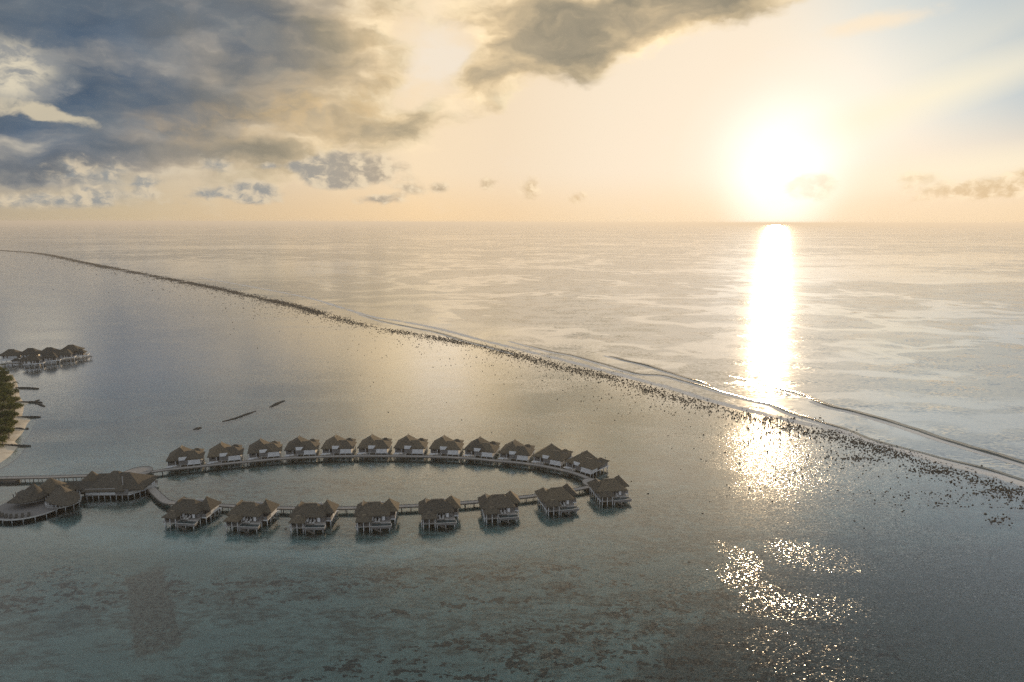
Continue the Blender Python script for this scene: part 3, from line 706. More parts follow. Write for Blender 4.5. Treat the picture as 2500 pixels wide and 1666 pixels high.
# sun loungers on the seaward decks
def make_lounger():
    o = MB().box(-0.33,0.33,-0.9,0.35,0.28,0.42).add([(-0.33,0.352,0.28),(0.33,0.352,0.28),(0.33,0.95,0.75),(-0.33,0.95,0.75),(-0.33,0.352,0.42),(0.33,0.352,0.42),(0.33,0.93,0.87),(-0.33,0.93,0.87)],
        [(0,3,2,1),(4,5,6,7),(0,1,5,4),(1,2,6,5),(2,3,7,6),(3,0,4,7)])
    for x in (-0.28,0.28):
        for y in (-0.8,0.6): o.box(x-0.04,x+0.04,y-0.04,y+0.04,0,0.279)
    return o.build('sun_lounger', M['cushion'])
lg0 = make_lounger(); first = True
for i, v in enumerate(fv):
    for k, (lx, ly) in enumerate(((0.1,-3.45),(1.25,-3.45))):
        o = lg0 if first else lg0.copy()
        if not first: COL.objects.link(o)
        first = False
        rz = v.rotation_euler.z; ca, sa = math.cos(rz), math.sin(rz)
        o.location = (v.location.x+lx*ca-ly*sa, v.location.y+lx*sa+ly*ca, ZF-0.3+0.006); o.rotation_euler = (0,0,rz+R((8,-6)[k]))
        tag(o, f'pale sun lounger, {("left","right")[k]} one of the pair on the {ORD[i]} front villa deck', 'lounger', 'sun loungers on villa decks')
# ------------------------------------------------------------------ restaurant on the left: round sun deck with cone roofs, and the long hall
def fr(v, a, dx, dy): # local offset -> world, a = heading
    return Vector((v.x+dx*math.cos(a)-dy*math.sin(a), v.y+dx*math.sin(a)+dy*math.cos(a), 0))
def build_restaurant():
    o = at(85, 1232, 0); r = empty('restaurant', (o.x, o.y, 0), 0.0)
    tag(r, 'overwater restaurant with cone-shaped thatch roofs and a round sun deck', 'restaurant')
    Z = 1.45
    def L(px, py, z=0.0): p = at(px, py, z); return (p.x-o.x, p.y-o.y)
    # round sun deck
    cx, cy = L(76, 1235, Z); rx, ry = 11.0, 11.5
    poly = [(cx+rx*math.cos(2*math.pi*k/44), cy+ry*math.sin(2*math.pi*k/44)) for k in range(44)]
    MB().prism(poly, Z-0.25, Z).build('sun_deck', M['clad'], r)
    rim = MB()
    for k in range(44):
        a, b = poly[k], poly[(k+1)%44]; rim.bar((a[0],a[1],Z-0.16),(b[0],b[1],Z-0.16),0.14,0.4)
    rim.build('edge_beam', M['ridge_wood'], r)
    for k in range(20):
        a = 2*math.pi*(k+0.3)/20
        MB().tube([(0,0,-1.5),(0,0,Z-0.35)],0.12,8).build('pile', M['pile'], r, (cx+rx*0.95*math.cos(a), cy+ry*0.95*math.sin(a), 0))
    # raised dining floor and dark room under the left cone
    ax, ay = L(76, 1212, 2.2)
    step = [(ax+6.0*math.cos(2*math.pi*k/32), ay+5.0*math.sin(2*math.pi*k/32)) for k in range(32)]
    MB().prism(step, Z+0.003, Z+0.45).build('dining_floor', M['ridge_wood'], r)
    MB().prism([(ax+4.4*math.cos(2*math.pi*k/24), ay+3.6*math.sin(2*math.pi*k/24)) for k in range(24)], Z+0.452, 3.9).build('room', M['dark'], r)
    for k in range(12):
        a = 2*math.pi*k/12
        MB().tube([(0,0,Z+0.45),(0,0,3.9)],0.16,8).build('post', M['clad'], r, (ax+5.4*math.cos(a), ay+4.5*math.sin(a), 0))
    apx, apy = L(82, 1180, 8.7)
    fan([L(x,y,4.0) for x,y in ((17,1226),(24,1227.5),(45,1228),(66,1226),(88,1221),(108,1213),(117,1205),(112,1198),(92,1195),(66,1203),(40,1214))], apx, apy, 4.0, 8.7).build('cone_roof', M['thatch_old'], r)
    # right cone with its balcony
    bx_, by_ = L(155, 1222, 2.0)
    fl = [(bx_+5.4*math.cos(2*math.pi*k/32), by_+5.6*math.sin(2*math.pi*k/32)) for k in range(32)]
    MB().prism(fl, Z-0.2, Z+0.15).build('balcony_floor', M['ridge_wood'], r)
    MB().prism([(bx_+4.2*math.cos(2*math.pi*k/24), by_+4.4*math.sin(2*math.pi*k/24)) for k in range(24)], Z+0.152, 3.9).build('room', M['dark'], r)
    rl = MB()
    for k in range(32):
        a, b = fl[k], fl[(k+1)%32]; rl.bar((a[0],a[1],Z+1.0),(b[0],b[1],Z+1.0),0.09,0.09)
        rl.bar((a[0],a[1],Z+0.15),(a[0],a[1],Z+1.0),0.07,0.07)
    rl.build('railing', M['white'], r)
    for k in range(24):
        a = 2*math.pi*(k+0.5)/24
        MB().tube([(0,0,Z+0.1),(0,0,3.95)],0.085,6).build('post', M['pile'], r, (bx_+5.1*math.cos(a), by_+5.3*math.sin(a), 0))
    for k in range(12):
        a = 2*math.pi*(k+0.3)/12
        MB().tube([(0,0,-1.5),(0,0,Z-0.2)],0.12,8).build('pile', M['pile'], r, (bx_+5.0*math.cos(a), by_+5.2*math.sin(a), 0))
    bpx, bpy = L(147, 1184, 8.6)
    fan([L(x,y,3.85) for x,y in ((110,1220),(120,1227),(137,1232),(156,1234.5),(173,1232.5),(187,1225.5),(195,1215),(193,1205),(180,1199),(152,1201),(126,1209))], bpx, bpy, 3.85, 8.6).build('cone_roof', M['thatch_old'], r)
    # taller hipped roof behind and low link roof between the cones
    qx, qy = L(122, 1166, 8.2)
    MB().cone(qx, qy, 4.2, 5.4, 4.0, 28, 0.35, 1.0, 0.02).build('cone_roof', M['thatch'], r)
    MB().prism([(qx+4.2*math.cos(2*math.pi*k/20), qy+4.2*math.sin(2*math.pi*k/20)) for k in range(20)], 1.8, 4.2).build('room', M['clad'], r)
    x0, y0 = L(122, 1190, 5.0)
    MB().hip(x0-5.0, x0+8.5, y0-3.6, y0+4.0, 3.9, (x0-2.4,y0,6.0), (x0+5.4,y0,6.0)).build('link_roof', M['thatch'], r)
    MB().box(x0-4.0, x0+7.0, y0-2.8, y0+3.2, 1.5, 3.9).build('room', M['dark'], r)
    for k in range(10):
        MB().tube([(0,0,-1.5),(0,0,1.8)],0.16,8).build('pile', M['old_pile'], r, (qx-6+2.2*(k%5), qy-5+5*(k//5), 0))
    # loungers and furniture along the deck edge are things of their own
    for k in range(7):
        t = math.radians(236+11*k)
        f = lg1(o.x+cx+rx*0.84*math.cos(t), o.y+cy+ry*0.84*math.sin(t), Z+0.005, R(30))
        tag(f, f'dark lounger on the round restaurant deck, {ORD[k]} from the left along the rim', 'lounger', 'loungers on the restaurant deck')
    return r
def fan(ring, ax, ay, ze, zt, thick=0.32):
    "thatched roof rising from a rounded eave outline to one tip"
    pts = [Vector((x,y,0)) for x,y in ring]; n0 = len(pts); C = []
    for i in range(n0):
        a, b, c, d = pts[i-1], pts[i], pts[(i+1)%n0], pts[(i+2)%n0]
        for k in range(4):
            t = k/4; C.append(0.5*((2*b)+(c-a)*t+(2*a-5*b+4*c-d)*t*t+(3*b-a-3*c+d)*t**3))
    m = MB(); n = len(C); vs = []; fs = []; N = 6
    rings = [(0.0, ze-thick), (0.0, ze)]+[(i/N, ze+(zt-ze)*i/N-0.03*(zt-ze)*math.sin(math.pi*i/N)) for i in range(1, N)]
    for t, z in rings:
        for p in C: vs.append((lerp(p.x,ax,t), lerp(p.y,ay,t), z))
    vs.append((ax,ay,zt))
    for i in range(len(rings)-1):
        for k in range(n): fs.append((i*n+k, i*n+(k+1)%n, (i+1)*n+(k+1)%n, (i+1)*n+k))
    for k in range(n): fs.append(((len(rings)-1)*n+k, (len(rings)-1)*n+(k+1)%n, len(vs)-1))
    fs.append(tuple(range(n-1,-1,-1))); return m.add(vs, fs)
def cone_off(ax, ay, cx, cy, rx, ry, ze, zt, seg=36, thick=0.32):
    "thatched cone whose tip need not stand over the middle of its eaves"
    m = MB(); rings = []
    for z, f in ((ze-thick, 0), (ze, 0)): rings.append((f, z))
    for i in range(1, 7):
        t = i/7; rings.append((t, ze+(zt-ze)*t-0.05*(zt-ze)*math.sin(math.pi*t)))
    vs = []; fs = []
    for (t, z) in rings:
        for k in range(seg):
            a = 2*math.pi*k/seg; x = cx+rx*math.cos(a); y = cy+ry*math.sin(a)
            vs.append((lerp(x, ax, t), lerp(y, ay, t), z))
    vs.append((ax, ay, zt)); n = len(rings)
    for i in range(n-1):
        for k in range(seg): fs.append((i*seg+k, i*seg+(k+1)%seg, (i+1)*seg+(k+1)%seg, (i+1)*seg+k))
    for k in range(seg): fs.append(((n-1)*seg+k, (n-1)*seg+(k+1)%seg, len(vs)-1))
    fs.append(tuple(range(seg-1,-1,-1))); return m.add(vs, fs)
lgd = MB().box(-0.35,0.35,-0.95,0.35,0.26,0.42).add([(-0.35,0.352,0.26),(0.35,0.352,0.26),(0.35,0.95,0.75),(-0.35,0.95,0.75),(-0.35,0.352,0.42),(0.35,0.352,0.42),(0.35,0.93,0.87),(-0.35,0.93,0.87)],
        [(0,3,2,1),(4,5,6,7),(0,1,5,4),(1,2,6,5),(2,3,7,6),(3,0,4,7)])
for _x in (-0.3,0.3):
    for _y in (-0.8,0.6): lgd.box(_x-0.04,_x+0.04,_y-0.04,_y+0.04,0,0.259)
_lg = [None]
def lg1(x, y, z, rz):
    if _lg[0] is None: o = _lg[0] = lgd.build('sun_lounger', M['log'])
    else:
        o = _lg[0].copy(); COL.objects.link(o)
    o.location = (x,y,z); o.rotation_euler = (0,0,rz); o.scale = (1.15,1.15,1); return o
build_restaurant()

def build_hall():
    a = at(208, 1209.5, 1.6); b = at(313, 1207.5, 1.6)
    ang = math.atan2(b.y-a.y, b.x-a.x); o = Vector((a.x, a.y, 0)); r = empty('hall', tuple(o), ang)
    tag(r, 'large hall on stilts with tall hipped thatch roof and long white front wall', 'hall')
    W = (b-a).length; D = 14.0; Z = 1.6
    MB().prism([(0,0),(W,0),(W+6.5,8.5),(W+4.5,D),(0,D)], Z-0.3, Z).build('floor_deck', M['deck'], r)
    MB().box(0.1, W*0.70, 0.05, 0.25, Z+0.003, 3.9).build('white_wall', M['white'], r)
    MB().box(W*0.702, W, 0.02, 0.2, Z-0.3, 3.5).build('terrace_wall', M['clad'], r)
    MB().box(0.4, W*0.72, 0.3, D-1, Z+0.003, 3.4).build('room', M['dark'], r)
    MB().bar((W+0.05,0.1,Z+0.3),(W+6.4,8.4,Z+0.3),0.12,1.1).build('terrace_wall', M['ridge_wood'], r)
    MB().bar((W+0.08,0.0,Z-0.2),(W+6.5,8.35,Z-0.2),0.2,0.35).build('edge_beam', M['pile'], r)
    n = 7
    for k in range(n):
        t = (k+0.4)/n; MB().box(-0.45,0.45,-0.45,0.45,0,0.75).box(-0.45,0.45,0.3,0.45,0.751,1.3).build('terrace_chair', M['curtain'], r, (W-0.9+t*6.2, 0.9+t*8.0, Z+0.005))
    for x,y in ((W-0.2,0.5),(W+5.9,8.0),(W*0.72,0.5)): MB().tube([(0,0,Z),(0,0,3.3)],0.16,8).build('post', M['white'], r, (x,y,0))
    MB().hip(-0.9, W-1.2, -0.9, D, 3.3, (W*0.46,D*0.5,8.2), (W*0.58,D*0.5,8.2), 0.4, 0.05).build('main_roof', M['thatch_old'], r)
    MB().hip(W*0.30, W+5.0, 0.4, D, 3.3, (W*0.66,D*0.5,7.55), (W*0.84,D*0.5,7.55), 0.4, 0.03).build('terrace_roof', M['thatch'], r)
    MB().tube([(0,0,3.8),(0,0,7.9)],0.09,6).build('mast', M['pile'], r, (W*0.83,2.0,0))
    # low link roof on the left and little roof behind it
    MB().hip(-10.0, 3.5, 0.6, 7.4, 3.4, (-7.5,4,5.5), (2.5,4,5.5)).build('link_roof', M['thatch_old'], r)
    MB().box(-10.0, -0.02, 1.6, 6.4, 1.3, 3.4).build('passage', M['dark'], r)
    MB().cone(-3.6, 12.0, 3.4, 3.6, 3.2, 20).build('cone_roof', M['thatch'], r)
    MB().hip(-2.6, 5.0, 9.6, 14.4, 3.3, (-1.0,12,5.4), (3.0,12,5.4)).build('rear_roof', M['thatch'], r)
    MB().box(-5.8, 4.4, 10.4, 13.6, 1.3, 3.3).build('passage', M['clad'], r)
    for k in range(8):
        MB().tube([(0,0,-1.5),(0,0,Z-0.3)],0.12,8).build('pile', M['pile'], r, (0.3+k*(W-0.6)/7, 0.35, 0))
    for k in range(1,6):
        t = k/5; MB().tube([(0,0,-1.5),(0,0,Z-0.3)],0.15,8).build('pile', M['pile'], r, (W+t*6.2-0.1, 0.4+t*8.0, 0))
    for k in range(10):
        MB().tube([(0,0,-1.5),(0,0,1.75)],0.15,8).build('pile', M['old_pile'], r, (-9.5+2.0*(k%5), 2.0+4*(k//5), 0))
    return r
build_hall()

# ------------------------------------------------------------------ the distant cluster of stilt houses
def make_house(kind):
    r = empty('stilt_house'); Z = 2.2
    if kind == 'big':
        MB().box(-5.6,5.6,-4.2,4.2,Z-0.3,Z).build('floor_deck', M['ridge_wood'], r)
        MB().box(-5.0,4.6,-3.6,3.6,Z+0.003,5.0).build('white_wall', M['white'], r)
        MB().box(-5.6,5.2,-4.25,-4.1,0.9,2.1).build('skirt', M['white'], r)
        MB().hip(-7.0,7.0,-5.4,5.4,4.9,(-1.6,0,8.6),(1.6,0,8.6),0.35).build('roof', M['thatch_dark'], r)
        for x in (-3.6,-1.4): MB().box(x-0.35,x+0.35,-3.68,-3.6,2.5,4.4).build('door', M['dark'], r)
        pts = [(x,y) for x in (-5.3,-1.8,1.8,5.3) for y in (-3.9,3.9)]
    else:
        MB().box(-5.0,6.8,-4.2,4.2,Z-0.3,Z).build('floor_deck', M['deck'], r)
        MB().bar((-5.0,-4.3,Z-0.1),(6.9,-4.3,Z-0.1),0.18,0.5).bar((6.9,-4.2,Z-0.1),(6.9,4.2,Z-0.1),0.18,0.5).build('edge_beam', M['white'], r)
        MB().box(-4.6,0.6,-3.6,3.4,Z+0.003,4.6).build('white_wall', M['white'], r)
        MB().box(0.602,3.2,-2.0,3.4,Z+0.003,4.6).build('porch_room', M['clad'], r)
        for x in (-3.4,-0.4): MB().box(x-0.4,x+0.4,-3.7,-3.6,Z+0.1,4.2).build('door', M['dark'], r)
        for x,y in ((2.0,-3.6),(4.6,-3.6),(4.6,-0.5)): MB().box(x-0.15,x+0.15,y-0.15,y+0.15,Z,4.5).build('post', M['white'], r)
        MB().hip(-6.0,5.2,-4.9,4.6,4.45,(-2.0,0,7.8),(1.6,0,7.8),0.35).build('roof', M['thatch_dark'], r)
        pts = [(x,y) for x in (-4.7,-1.8,1.4,4.2,6.5) for y in (-3.9,3.9)]
    for x,y in pts: MB().tube([(0,0,-1.5),(0,0,Z-0.3)],0.18,6).build('pile', M['pile'], r, (x,y,0))
    return r
h0 = {'big': make_house('big'), 'porch': make_house('porch')}; hu = set()
def put_house(kind, px, py, rz, label, sc=1.0):
    h = h0[kind] if kind not in hu else copy_tree(h0[kind]); hu.add(kind)
    p = at(px, py, 0); h.location = p; h.rotation_euler = (0,0,R(rz)); h.scale = (sc,sc,sc)
    tag(h, label, 'house', 'distant cluster of stilt houses'); return h
put_house('big', 30, 881, 14, 'distant white stilt house at the far left end of the rear line')
put_house('big', 77, 878, 14, 'distant white stilt house, second from the left in the rear line')
put_house('big', 123, 876, 14, 'distant white stilt house, third from the left in the rear line, beside the thin mast')
put_house('big', 176, 871, 14, 'tall-roofed distant stilt house behind the low annexe at the cluster right end', 1.06)
put_house('porch', 196, 872, 18, 'low annexe house with small pier at the right end of the distant cluster', 0.80)
put_house('porch', 83, 893, 20, 'distant stilt house with sunlit deck edge, nearest the shore in the front line')
put_house('porch', 124, 885.5, 20, 'distant stilt house with sunlit deck edge, middle of the front line')
put_house('porch', 160, 878, 20, 'distant stilt house with olive-lit roof, right end of the front line')
put_house('big', 40, 887, 14, 'small dark-roofed store between the rear and front distant houses at left', 0.42)
put_house('big', 61, 888.5, 14, 'small low-roofed store beside the nearest distant front-line house', 0.55)
mm = at(150, 876, 0); mst = MB().tube([(0,0,-1),(0,0,11)],[0.12,0.05],6).add(*(lambda m:(m.v,m.f))(MB().bar((-0.6,0,9.5),(0.6,0,9.5),0.06,0.06))).build('mast', M['pile'], None, mm); tag(mst, 'thin bare mast rising among the distant stilt houses', 'mast')
make_jetty('jetty', 'distant low jetty reaching the far stilt houses from the left edge', px_path([(-40,893.5),(20,888),(60,885)], 1.6), 2.4, 4.0)
pr = px_path([(203,872.5),(224,869.5)], 1.9); make_jetty('jetty', 'white-edged little pier at the right end of the distant houses', pr, 3.0, 2.6)

# ------------------------------------------------------------------ beach, groynes, trees
shore = [at(x, y, 0) for x, y in ((30,915),(40,932),(46,952),(49,970),(60,983),(70,985),(59,993),(57,1004),(55,1016),(68,1022),(74,1026),(66,1036),(61,1047),(53,1060),(38,1076),(38,1081),(46,1087),(42,1093),(33,1104),(24,1114),(10,1124),(-6,1134),(-40,1150))]
shore_s = catmull(shore, 4)
def build_beach():
    m = MB(); n = len(shore_s); nr = normals2(shore_s)
    prof = [(-3.0,-0.75),(0.0,0.0),(2.0,0.22),(6.0,0.55),(14.0,0.9),(60.0,1.2),(180.0,1.3)]
    for p, q in zip(shore_s, nr):
        for d, z in prof:
            # inland is to the left edge of the picture
            m.v.append((p.x-d, p.y+ (0.0), z+0.05*mnoise.noise((p.x*0.2+d, p.y*0.2, 0))*(d > 0)))
    k = len(prof)
    for i in range(n-1):
        for j in range(k-1): m.f.append((i*k+j, (i+1)*k+j, (i+1)*k+j+1, i*k+j+1))
    o = m.build('beach', M['sand'], smooth=True); tag(o, kind='structure')
build_beach()
def rubble_bar(name, pts, w, h, label, cat, group, seed, n=60, mat='log'):
    "a low uneven ridge of stones laid along a line"
    rnd = random.Random(seed); m = MB(); P = resample(pts, max(0.4, sum((b-a).length for a,b in zip(pts,pts[1:]))/n)); nr = normals2(P)
    L = len(P); org = pts[0]
    for i, (p, q) in enumerate(zip(P, nr)):
        t = i/(L-1); f = 0.35+0.65*math.sin(math.pi*min(1,max(0,t*0.9+0.08)))**0.5
        for _ in range(3):
            c = p-org+q*rnd.uniform(-w,w)*f; s = rnd.uniform(0.4,0.9)*h*1.2
            rock_into(m, c.x, c.y, rnd.uniform(-0.1,0.1), s*rnd.uniform(0.9,1.6), s, h*rnd.uniform(0.5,1.1)*f, rnd)
    o = m.build(name, M[mat], None, org); tag(o, label, cat, group); return o
def rock_into(m, x, y, z, sx, sy, sz, rnd):
    n = 6; a0 = rnd.uniform(0,6.28); vs = []
    for k in range(n):
        a = a0+2*math.pi*k/n; f = rnd.uniform(0.75,1.2); vs.append((x+sx*f*math.cos(a), y+sy*f*math.sin(a), z-0.25))
    for k in range(n):
        a = a0+2*math.pi*(k+0.4)/n; f = rnd.uniform(0.55,0.9); vs.append((x+sx*f*math.cos(a), y+sy*f*math.sin(a), z+sz*rnd.uniform(0.4,0.8)))
    vs.append((x+sx*rnd.uniform(-.2,.2), y+sy*rnd.uniform(-.2,.2), z+sz))
    fs = [(k,(k+1)%n,n+(k+1)%n,n+k) for k in range(n)]+[(n+k,n+(k+1)%n,2*n) for k in range(n)]
    m.add(vs, fs)
def groyne(pts, label, seed):
    rubble_bar('groyne', [at(x,y,0.3) for x,y in pts], 0.3, 0.6, label, 'groyne', 'groynes along the beach', seed, 70)
groyne([(40,947),(66,947.5),(93,948.6)], 'dark stone groyne farthest along the beach, beside the single palm', 11)
groyne([(34,983),(70,981.8),(101,982.3)], 'dark stone groyne with broken pieces lying off its tip', 12)
groyne([(40,1019),(70,1018.5),(95,1018)], 'dark stone groyne with pale tip, middle of the beach', 13)
groyne([(38,1046.5),(57,1047.5)], 'short stub of dark groyne half sunk in sand', 14)
groyne([(-8,1087.5),(35,1088.2),(73,1088.6)], 'long thick dark groyne nearest the viewer on the beach', 15)
rubble_bar('rubble_pile', [at(86,985.5,0),at(97,988),at(108,993)], 0.4, 0.5, 'loose dark stones scattered off the groyne tip', 'rubble', 'rubble off the beach', 16, 30)
rubble_bar('rubble_pile', [at(64,1048,0),at(68,1047.6)], 0.5, 0.6, 'small dark rubble heap off the sunken groyne stub', 'rubble', 'rubble off the beach', 17, 10)
rubble_bar('rubble_pile', [at(84,981,0),at(96,977)], 0.3, 0.5, 'thin dark rubble spur by the broken groyne', 'rubble', 'rubble off the beach', 18, 18)
rubble_bar('rubble_bar', [at(545,1029.5,0),at(575,1022),at(602,1012),at(623.5,1004.8)], 0.55, 0.5, 'long dark rubble bar lying alone in the lagoon above the back row', 'rubble bar', 'rubble bars in the lagoon', 21, 110)
rubble_bar('rubble_bar', [at(661,994,0),at(670,989),at(681,984),at(694,979)], 0.9, 0.55, 'short thick rubble bar, farthest of the lagoon bars', 'rubble bar', 'rubble bars in the lagoon', 22, 60)
rubble_bar('rubble_bar', [at(476,1049,0),at(483,1046.5),at(488,1044.5)], 0.8, 0.6, 'small rubble patch nearest the villas among the lagoon bars', 'rubble bar', 'rubble bars in the lagoon', 23, 20)

def leaf_blob(m, rnd, cx, cy, cz, rx, ry, rz, n, s):
    for _ in range(n):
        while True:
            u = [rnd.uniform(-1,1) for _ in range(3)]; d = math.sqrt(sum(k*k for k in u))
            if 0.35 < d < 1: break
        x, y, z = cx+u[0]*rx, cy+u[1]*ry, cz+u[2]*rz
        nv = Vector((u[0]/rx+rnd.uniform(-.4,.4), u[1]/ry+rnd.uniform(-.4,.4), u[2]/rz+0.25+rnd.uniform(-.3,.3))).normalized()
        t = nv.cross(Vector((rnd.uniform(-1,1),rnd.uniform(-1,1),rnd.uniform(-1,1)))).normalized(); b = nv.cross(t)
        w = s*rnd.uniform(0.6,1.3); p = Vector((x,y,z))
        m.add([p-t*w-b*w*0.5, p+t*w*0.2-b*w*0.7, p+t*w+b*w*0.1, p-t*w*0.1+b*w*0.7], [(0,1,2,3)])
def make_broadleaf(seed, h):
    rnd = random.Random(seed); r = empty('broadleaf_tree')
    tr = MB(); tr.tube([(0,0,-0.3),(0.15,0.1,h*0.3),(0.1,-0.1,h*0.62)],[0.32,0.24,0.12],8)
    m = MB(); R0 = h*0.58
    for k in range(9):
        a = rnd.uniform(0,6.28); d = rnd.uniform(0.15,0.8)*R0; z = h*(rnd.uniform(0.72,0.86)-0.26*(d/R0)**2)
        x, y = d*math.cos(a), d*math.sin(a)
        tr.tube([(0.1,0,h*0.38),(x*0.55,y*0.55,z*0.82),(x,y,z)],[0.12,0.08,0.03],5)
        leaf_blob(m, rnd, x, y, z, R0*rnd.uniform(0.35,0.55), R0*rnd.uniform(0.35,0.55), h*rnd.uniform(0.15,0.22), 190, 0.27)
    tr.build('trunk', M['bark'], r); m.build('crown', M['leaf'], r); return r
def make_palm(seed, h):
    rnd = random.Random(seed); r = empty('coconut_palm'); lx, ly = rnd.uniform(-1,1.6), rnd.uniform(-1,1)
    pts = [(lx*t*t, ly*t*t, h*t-0.3*(1-t)) for t in (0,0.25,0.5,0.75,1)]
    MB().tube(pts, [0.2,0.15,0.13,0.12,0.12], 8).build('trunk', M['bark'], r)
    m = MB()
    for k in range(17):
        a = 2*math.pi*k/17+rnd.uniform(-.2,.2); up = rnd.uniform(-0.1,0.95); L = rnd.uniform(2.6,3.5)
        prev = None
        for i in range(9):
            t = i/8; d = L*t*(1-0.18*t); z = up*L*t*0.7-1.5*t*t*L*0.45
            p = Vector((lx+d*math.cos(a), ly+d*math.sin(a), h+z))
            if prev is not None:
                side = Vector((-math.sin(a), math.cos(a), 0)); w = 0.62*math.sin(math.pi*min(1,0.15+0.85*t))+0.06
                for s in (-1,1):
                    q0 = prev; q1 = p; e = p+side*s*w-Vector((0,0,0.35*w)); e2 = prev.lerp(p,0.45)+side*s*w*0.95-Vector((0,0,0.38*w))
                    m.add([q0, prev.lerp(p,0.42), e2], [(0,1,2)]); m.add([prev.lerp(p,0.5), q1, e], [(0,1,2)])
            prev = p
    m.build('crown', M['palm'], r); return r
bl0 = [make_broadleaf(s, h) for s, h in ((1,6.4),(2,7.4),(3,5.8),(4,6.9))]; pm0 = [make_palm(5, 7.5), make_palm(6, 9.0)]
bu = set(); trnd = random.Random(5)
def put_tree(src, px, py, sc, label, group):
    t = src if src.name not in bu else copy_tree(src); bu.add(src.name)
    p = at(px, py, 0.9); t.location = p; t.rotation_euler = (0,0,trnd.uniform(0,6.28)); t.scale = (sc,sc,sc*trnd.uniform(0.92,1.08)); tag(t, label, 'tree', group)
def ordn(n): return ORD[n-1] if n <= 12 else f'{n}'+{1:'st',2:'nd',3:'rd'}.get(n%10 if n not in (11,12,13) else 0,'th')
TREES = [ # foot column/row on the photo, kind, scale
 (8,1088,2,.75),(22,1070,0,.85),(4,1073,1,.8),(30,1052,2,.9),(14,1052,3,.95),(-6,1056,1,1.0),(34,1034,0,.95),(20,1034,1,.95),(2,1036,2,1.1),
 (37,1014,1,.9),(24,1012,3,1.0),(8,1014,0,1.1),(-8,1020,1,1.2),(33,997,2,1.05),(18,994,0,1.05),(2,996,3,1.15),(28,978,3,.95),(14,974,1,1.0),(-4,978,2,1.2),
 (24,960,0,.95),(8,958,2,1.1),(16,944,3,1.0),(2,940,1,1.05),(10,928,0,1.0),(-6,925,3,1.15)]
for i, (x, y, k, sc) in enumerate(TREES):
    side = 'on the sand side' if x > 18 else ('at the picture edge' if x < 8 else 'mid belt')
    put_tree(bl0[k], x, y, sc, f'bushy green tree {side}, {ordn(i+1)} from the near end of the beach wood', 'trees behind the beach')
for i, (x, y, k, sc, lab) in enumerate([(42,957,0,.8,'small coconut palm leaning out by the farthest groyne'),(38,974,1,.62,'low coconut palm above the sand, between the two farthest groynes'),(27,950,1,.85,'coconut palm rising from the wood behind the farthest groyne'),(15,925,0,.95,'coconut palm at the far tip of the beach wood'),(6,912,1,.75,'farthest coconut palm, against the water below the distant jetty')]):
    put_tree(pm0[k], x, y, sc, lab, 'coconut palms on the beach')
# undergrowth on the ground of the wood
m = MB(); rnd = random.Random(9)
for _ in range(1500):
    px = rnd.uniform(-30, 33); py = rnd.uniform(918, 1094)
    lim = 34 if py < 1050 else 34-(py-1050)*0.62
    if px > lim: continue
    p = at(px, py, 0.9)
    leaf_blob(m, rnd, p.x, p.y, 1.3, 0.7, 0.7, 0.6, 5, 0.3)
o = m.build('undergrowth', M['leaf']); tag(o, 'low green scrub covering the ground under the beach trees', 'undergrowth', kind='stuff')
# ------------------------------------------------------------------ the reef: rubble, rocks and breaking waves
rr = random.Random(31)
reef_v = catmull([at(x*D2S, y*D2S) for x, y in REEF_PX]+[at(2600, 1245)], 24)
acc = [0.0]
for a, b in zip(reef_v, reef_v[1:]): acc.append(acc[-1]+(b-a).length)
rn_v = normals2(reef_v)
def reef_point(s):
    import bisect
    i = min(max(bisect.bisect_right(acc, s)-1, 0), len(reef_v)-2); t = (s-acc[i])/max(1e-6, acc[i+1]-acc[i])
    return reef_v[i].lerp(reef_v[i+1], t), rn_v[i]
# travel runs from far left to near right: the left normal points to the ocean, the lagoon is on the other side
def scatter(n, smin, smax, power, dist):
    out = []
    L = acc[-1]
    while len(out) < n:
        u = rr.random()**power
        s = L*(1-u); p, q = reef_point(s)
        clump = mnoise.noise((p.x*0.02, p.y*0.02, 3.1))+0.6*mnoise.noise((p.x*0.09, p.y*0.09, 7.7))
        if clump < rr.uniform(-0.75, 0.45): continue
        d = dist()
        c = p-q*d
        out.append((c, rr.uniform(smin, smax)))
    return out
core = lambda: rr.gauss(8, 4.0) if rr.random() < 0.7 else rr.gauss(11, 7)
skirt = lambda: 6+abs(rr.gauss(0, 26))
far_skirt = lambda: 10+rr.expovariate(1/38.0)
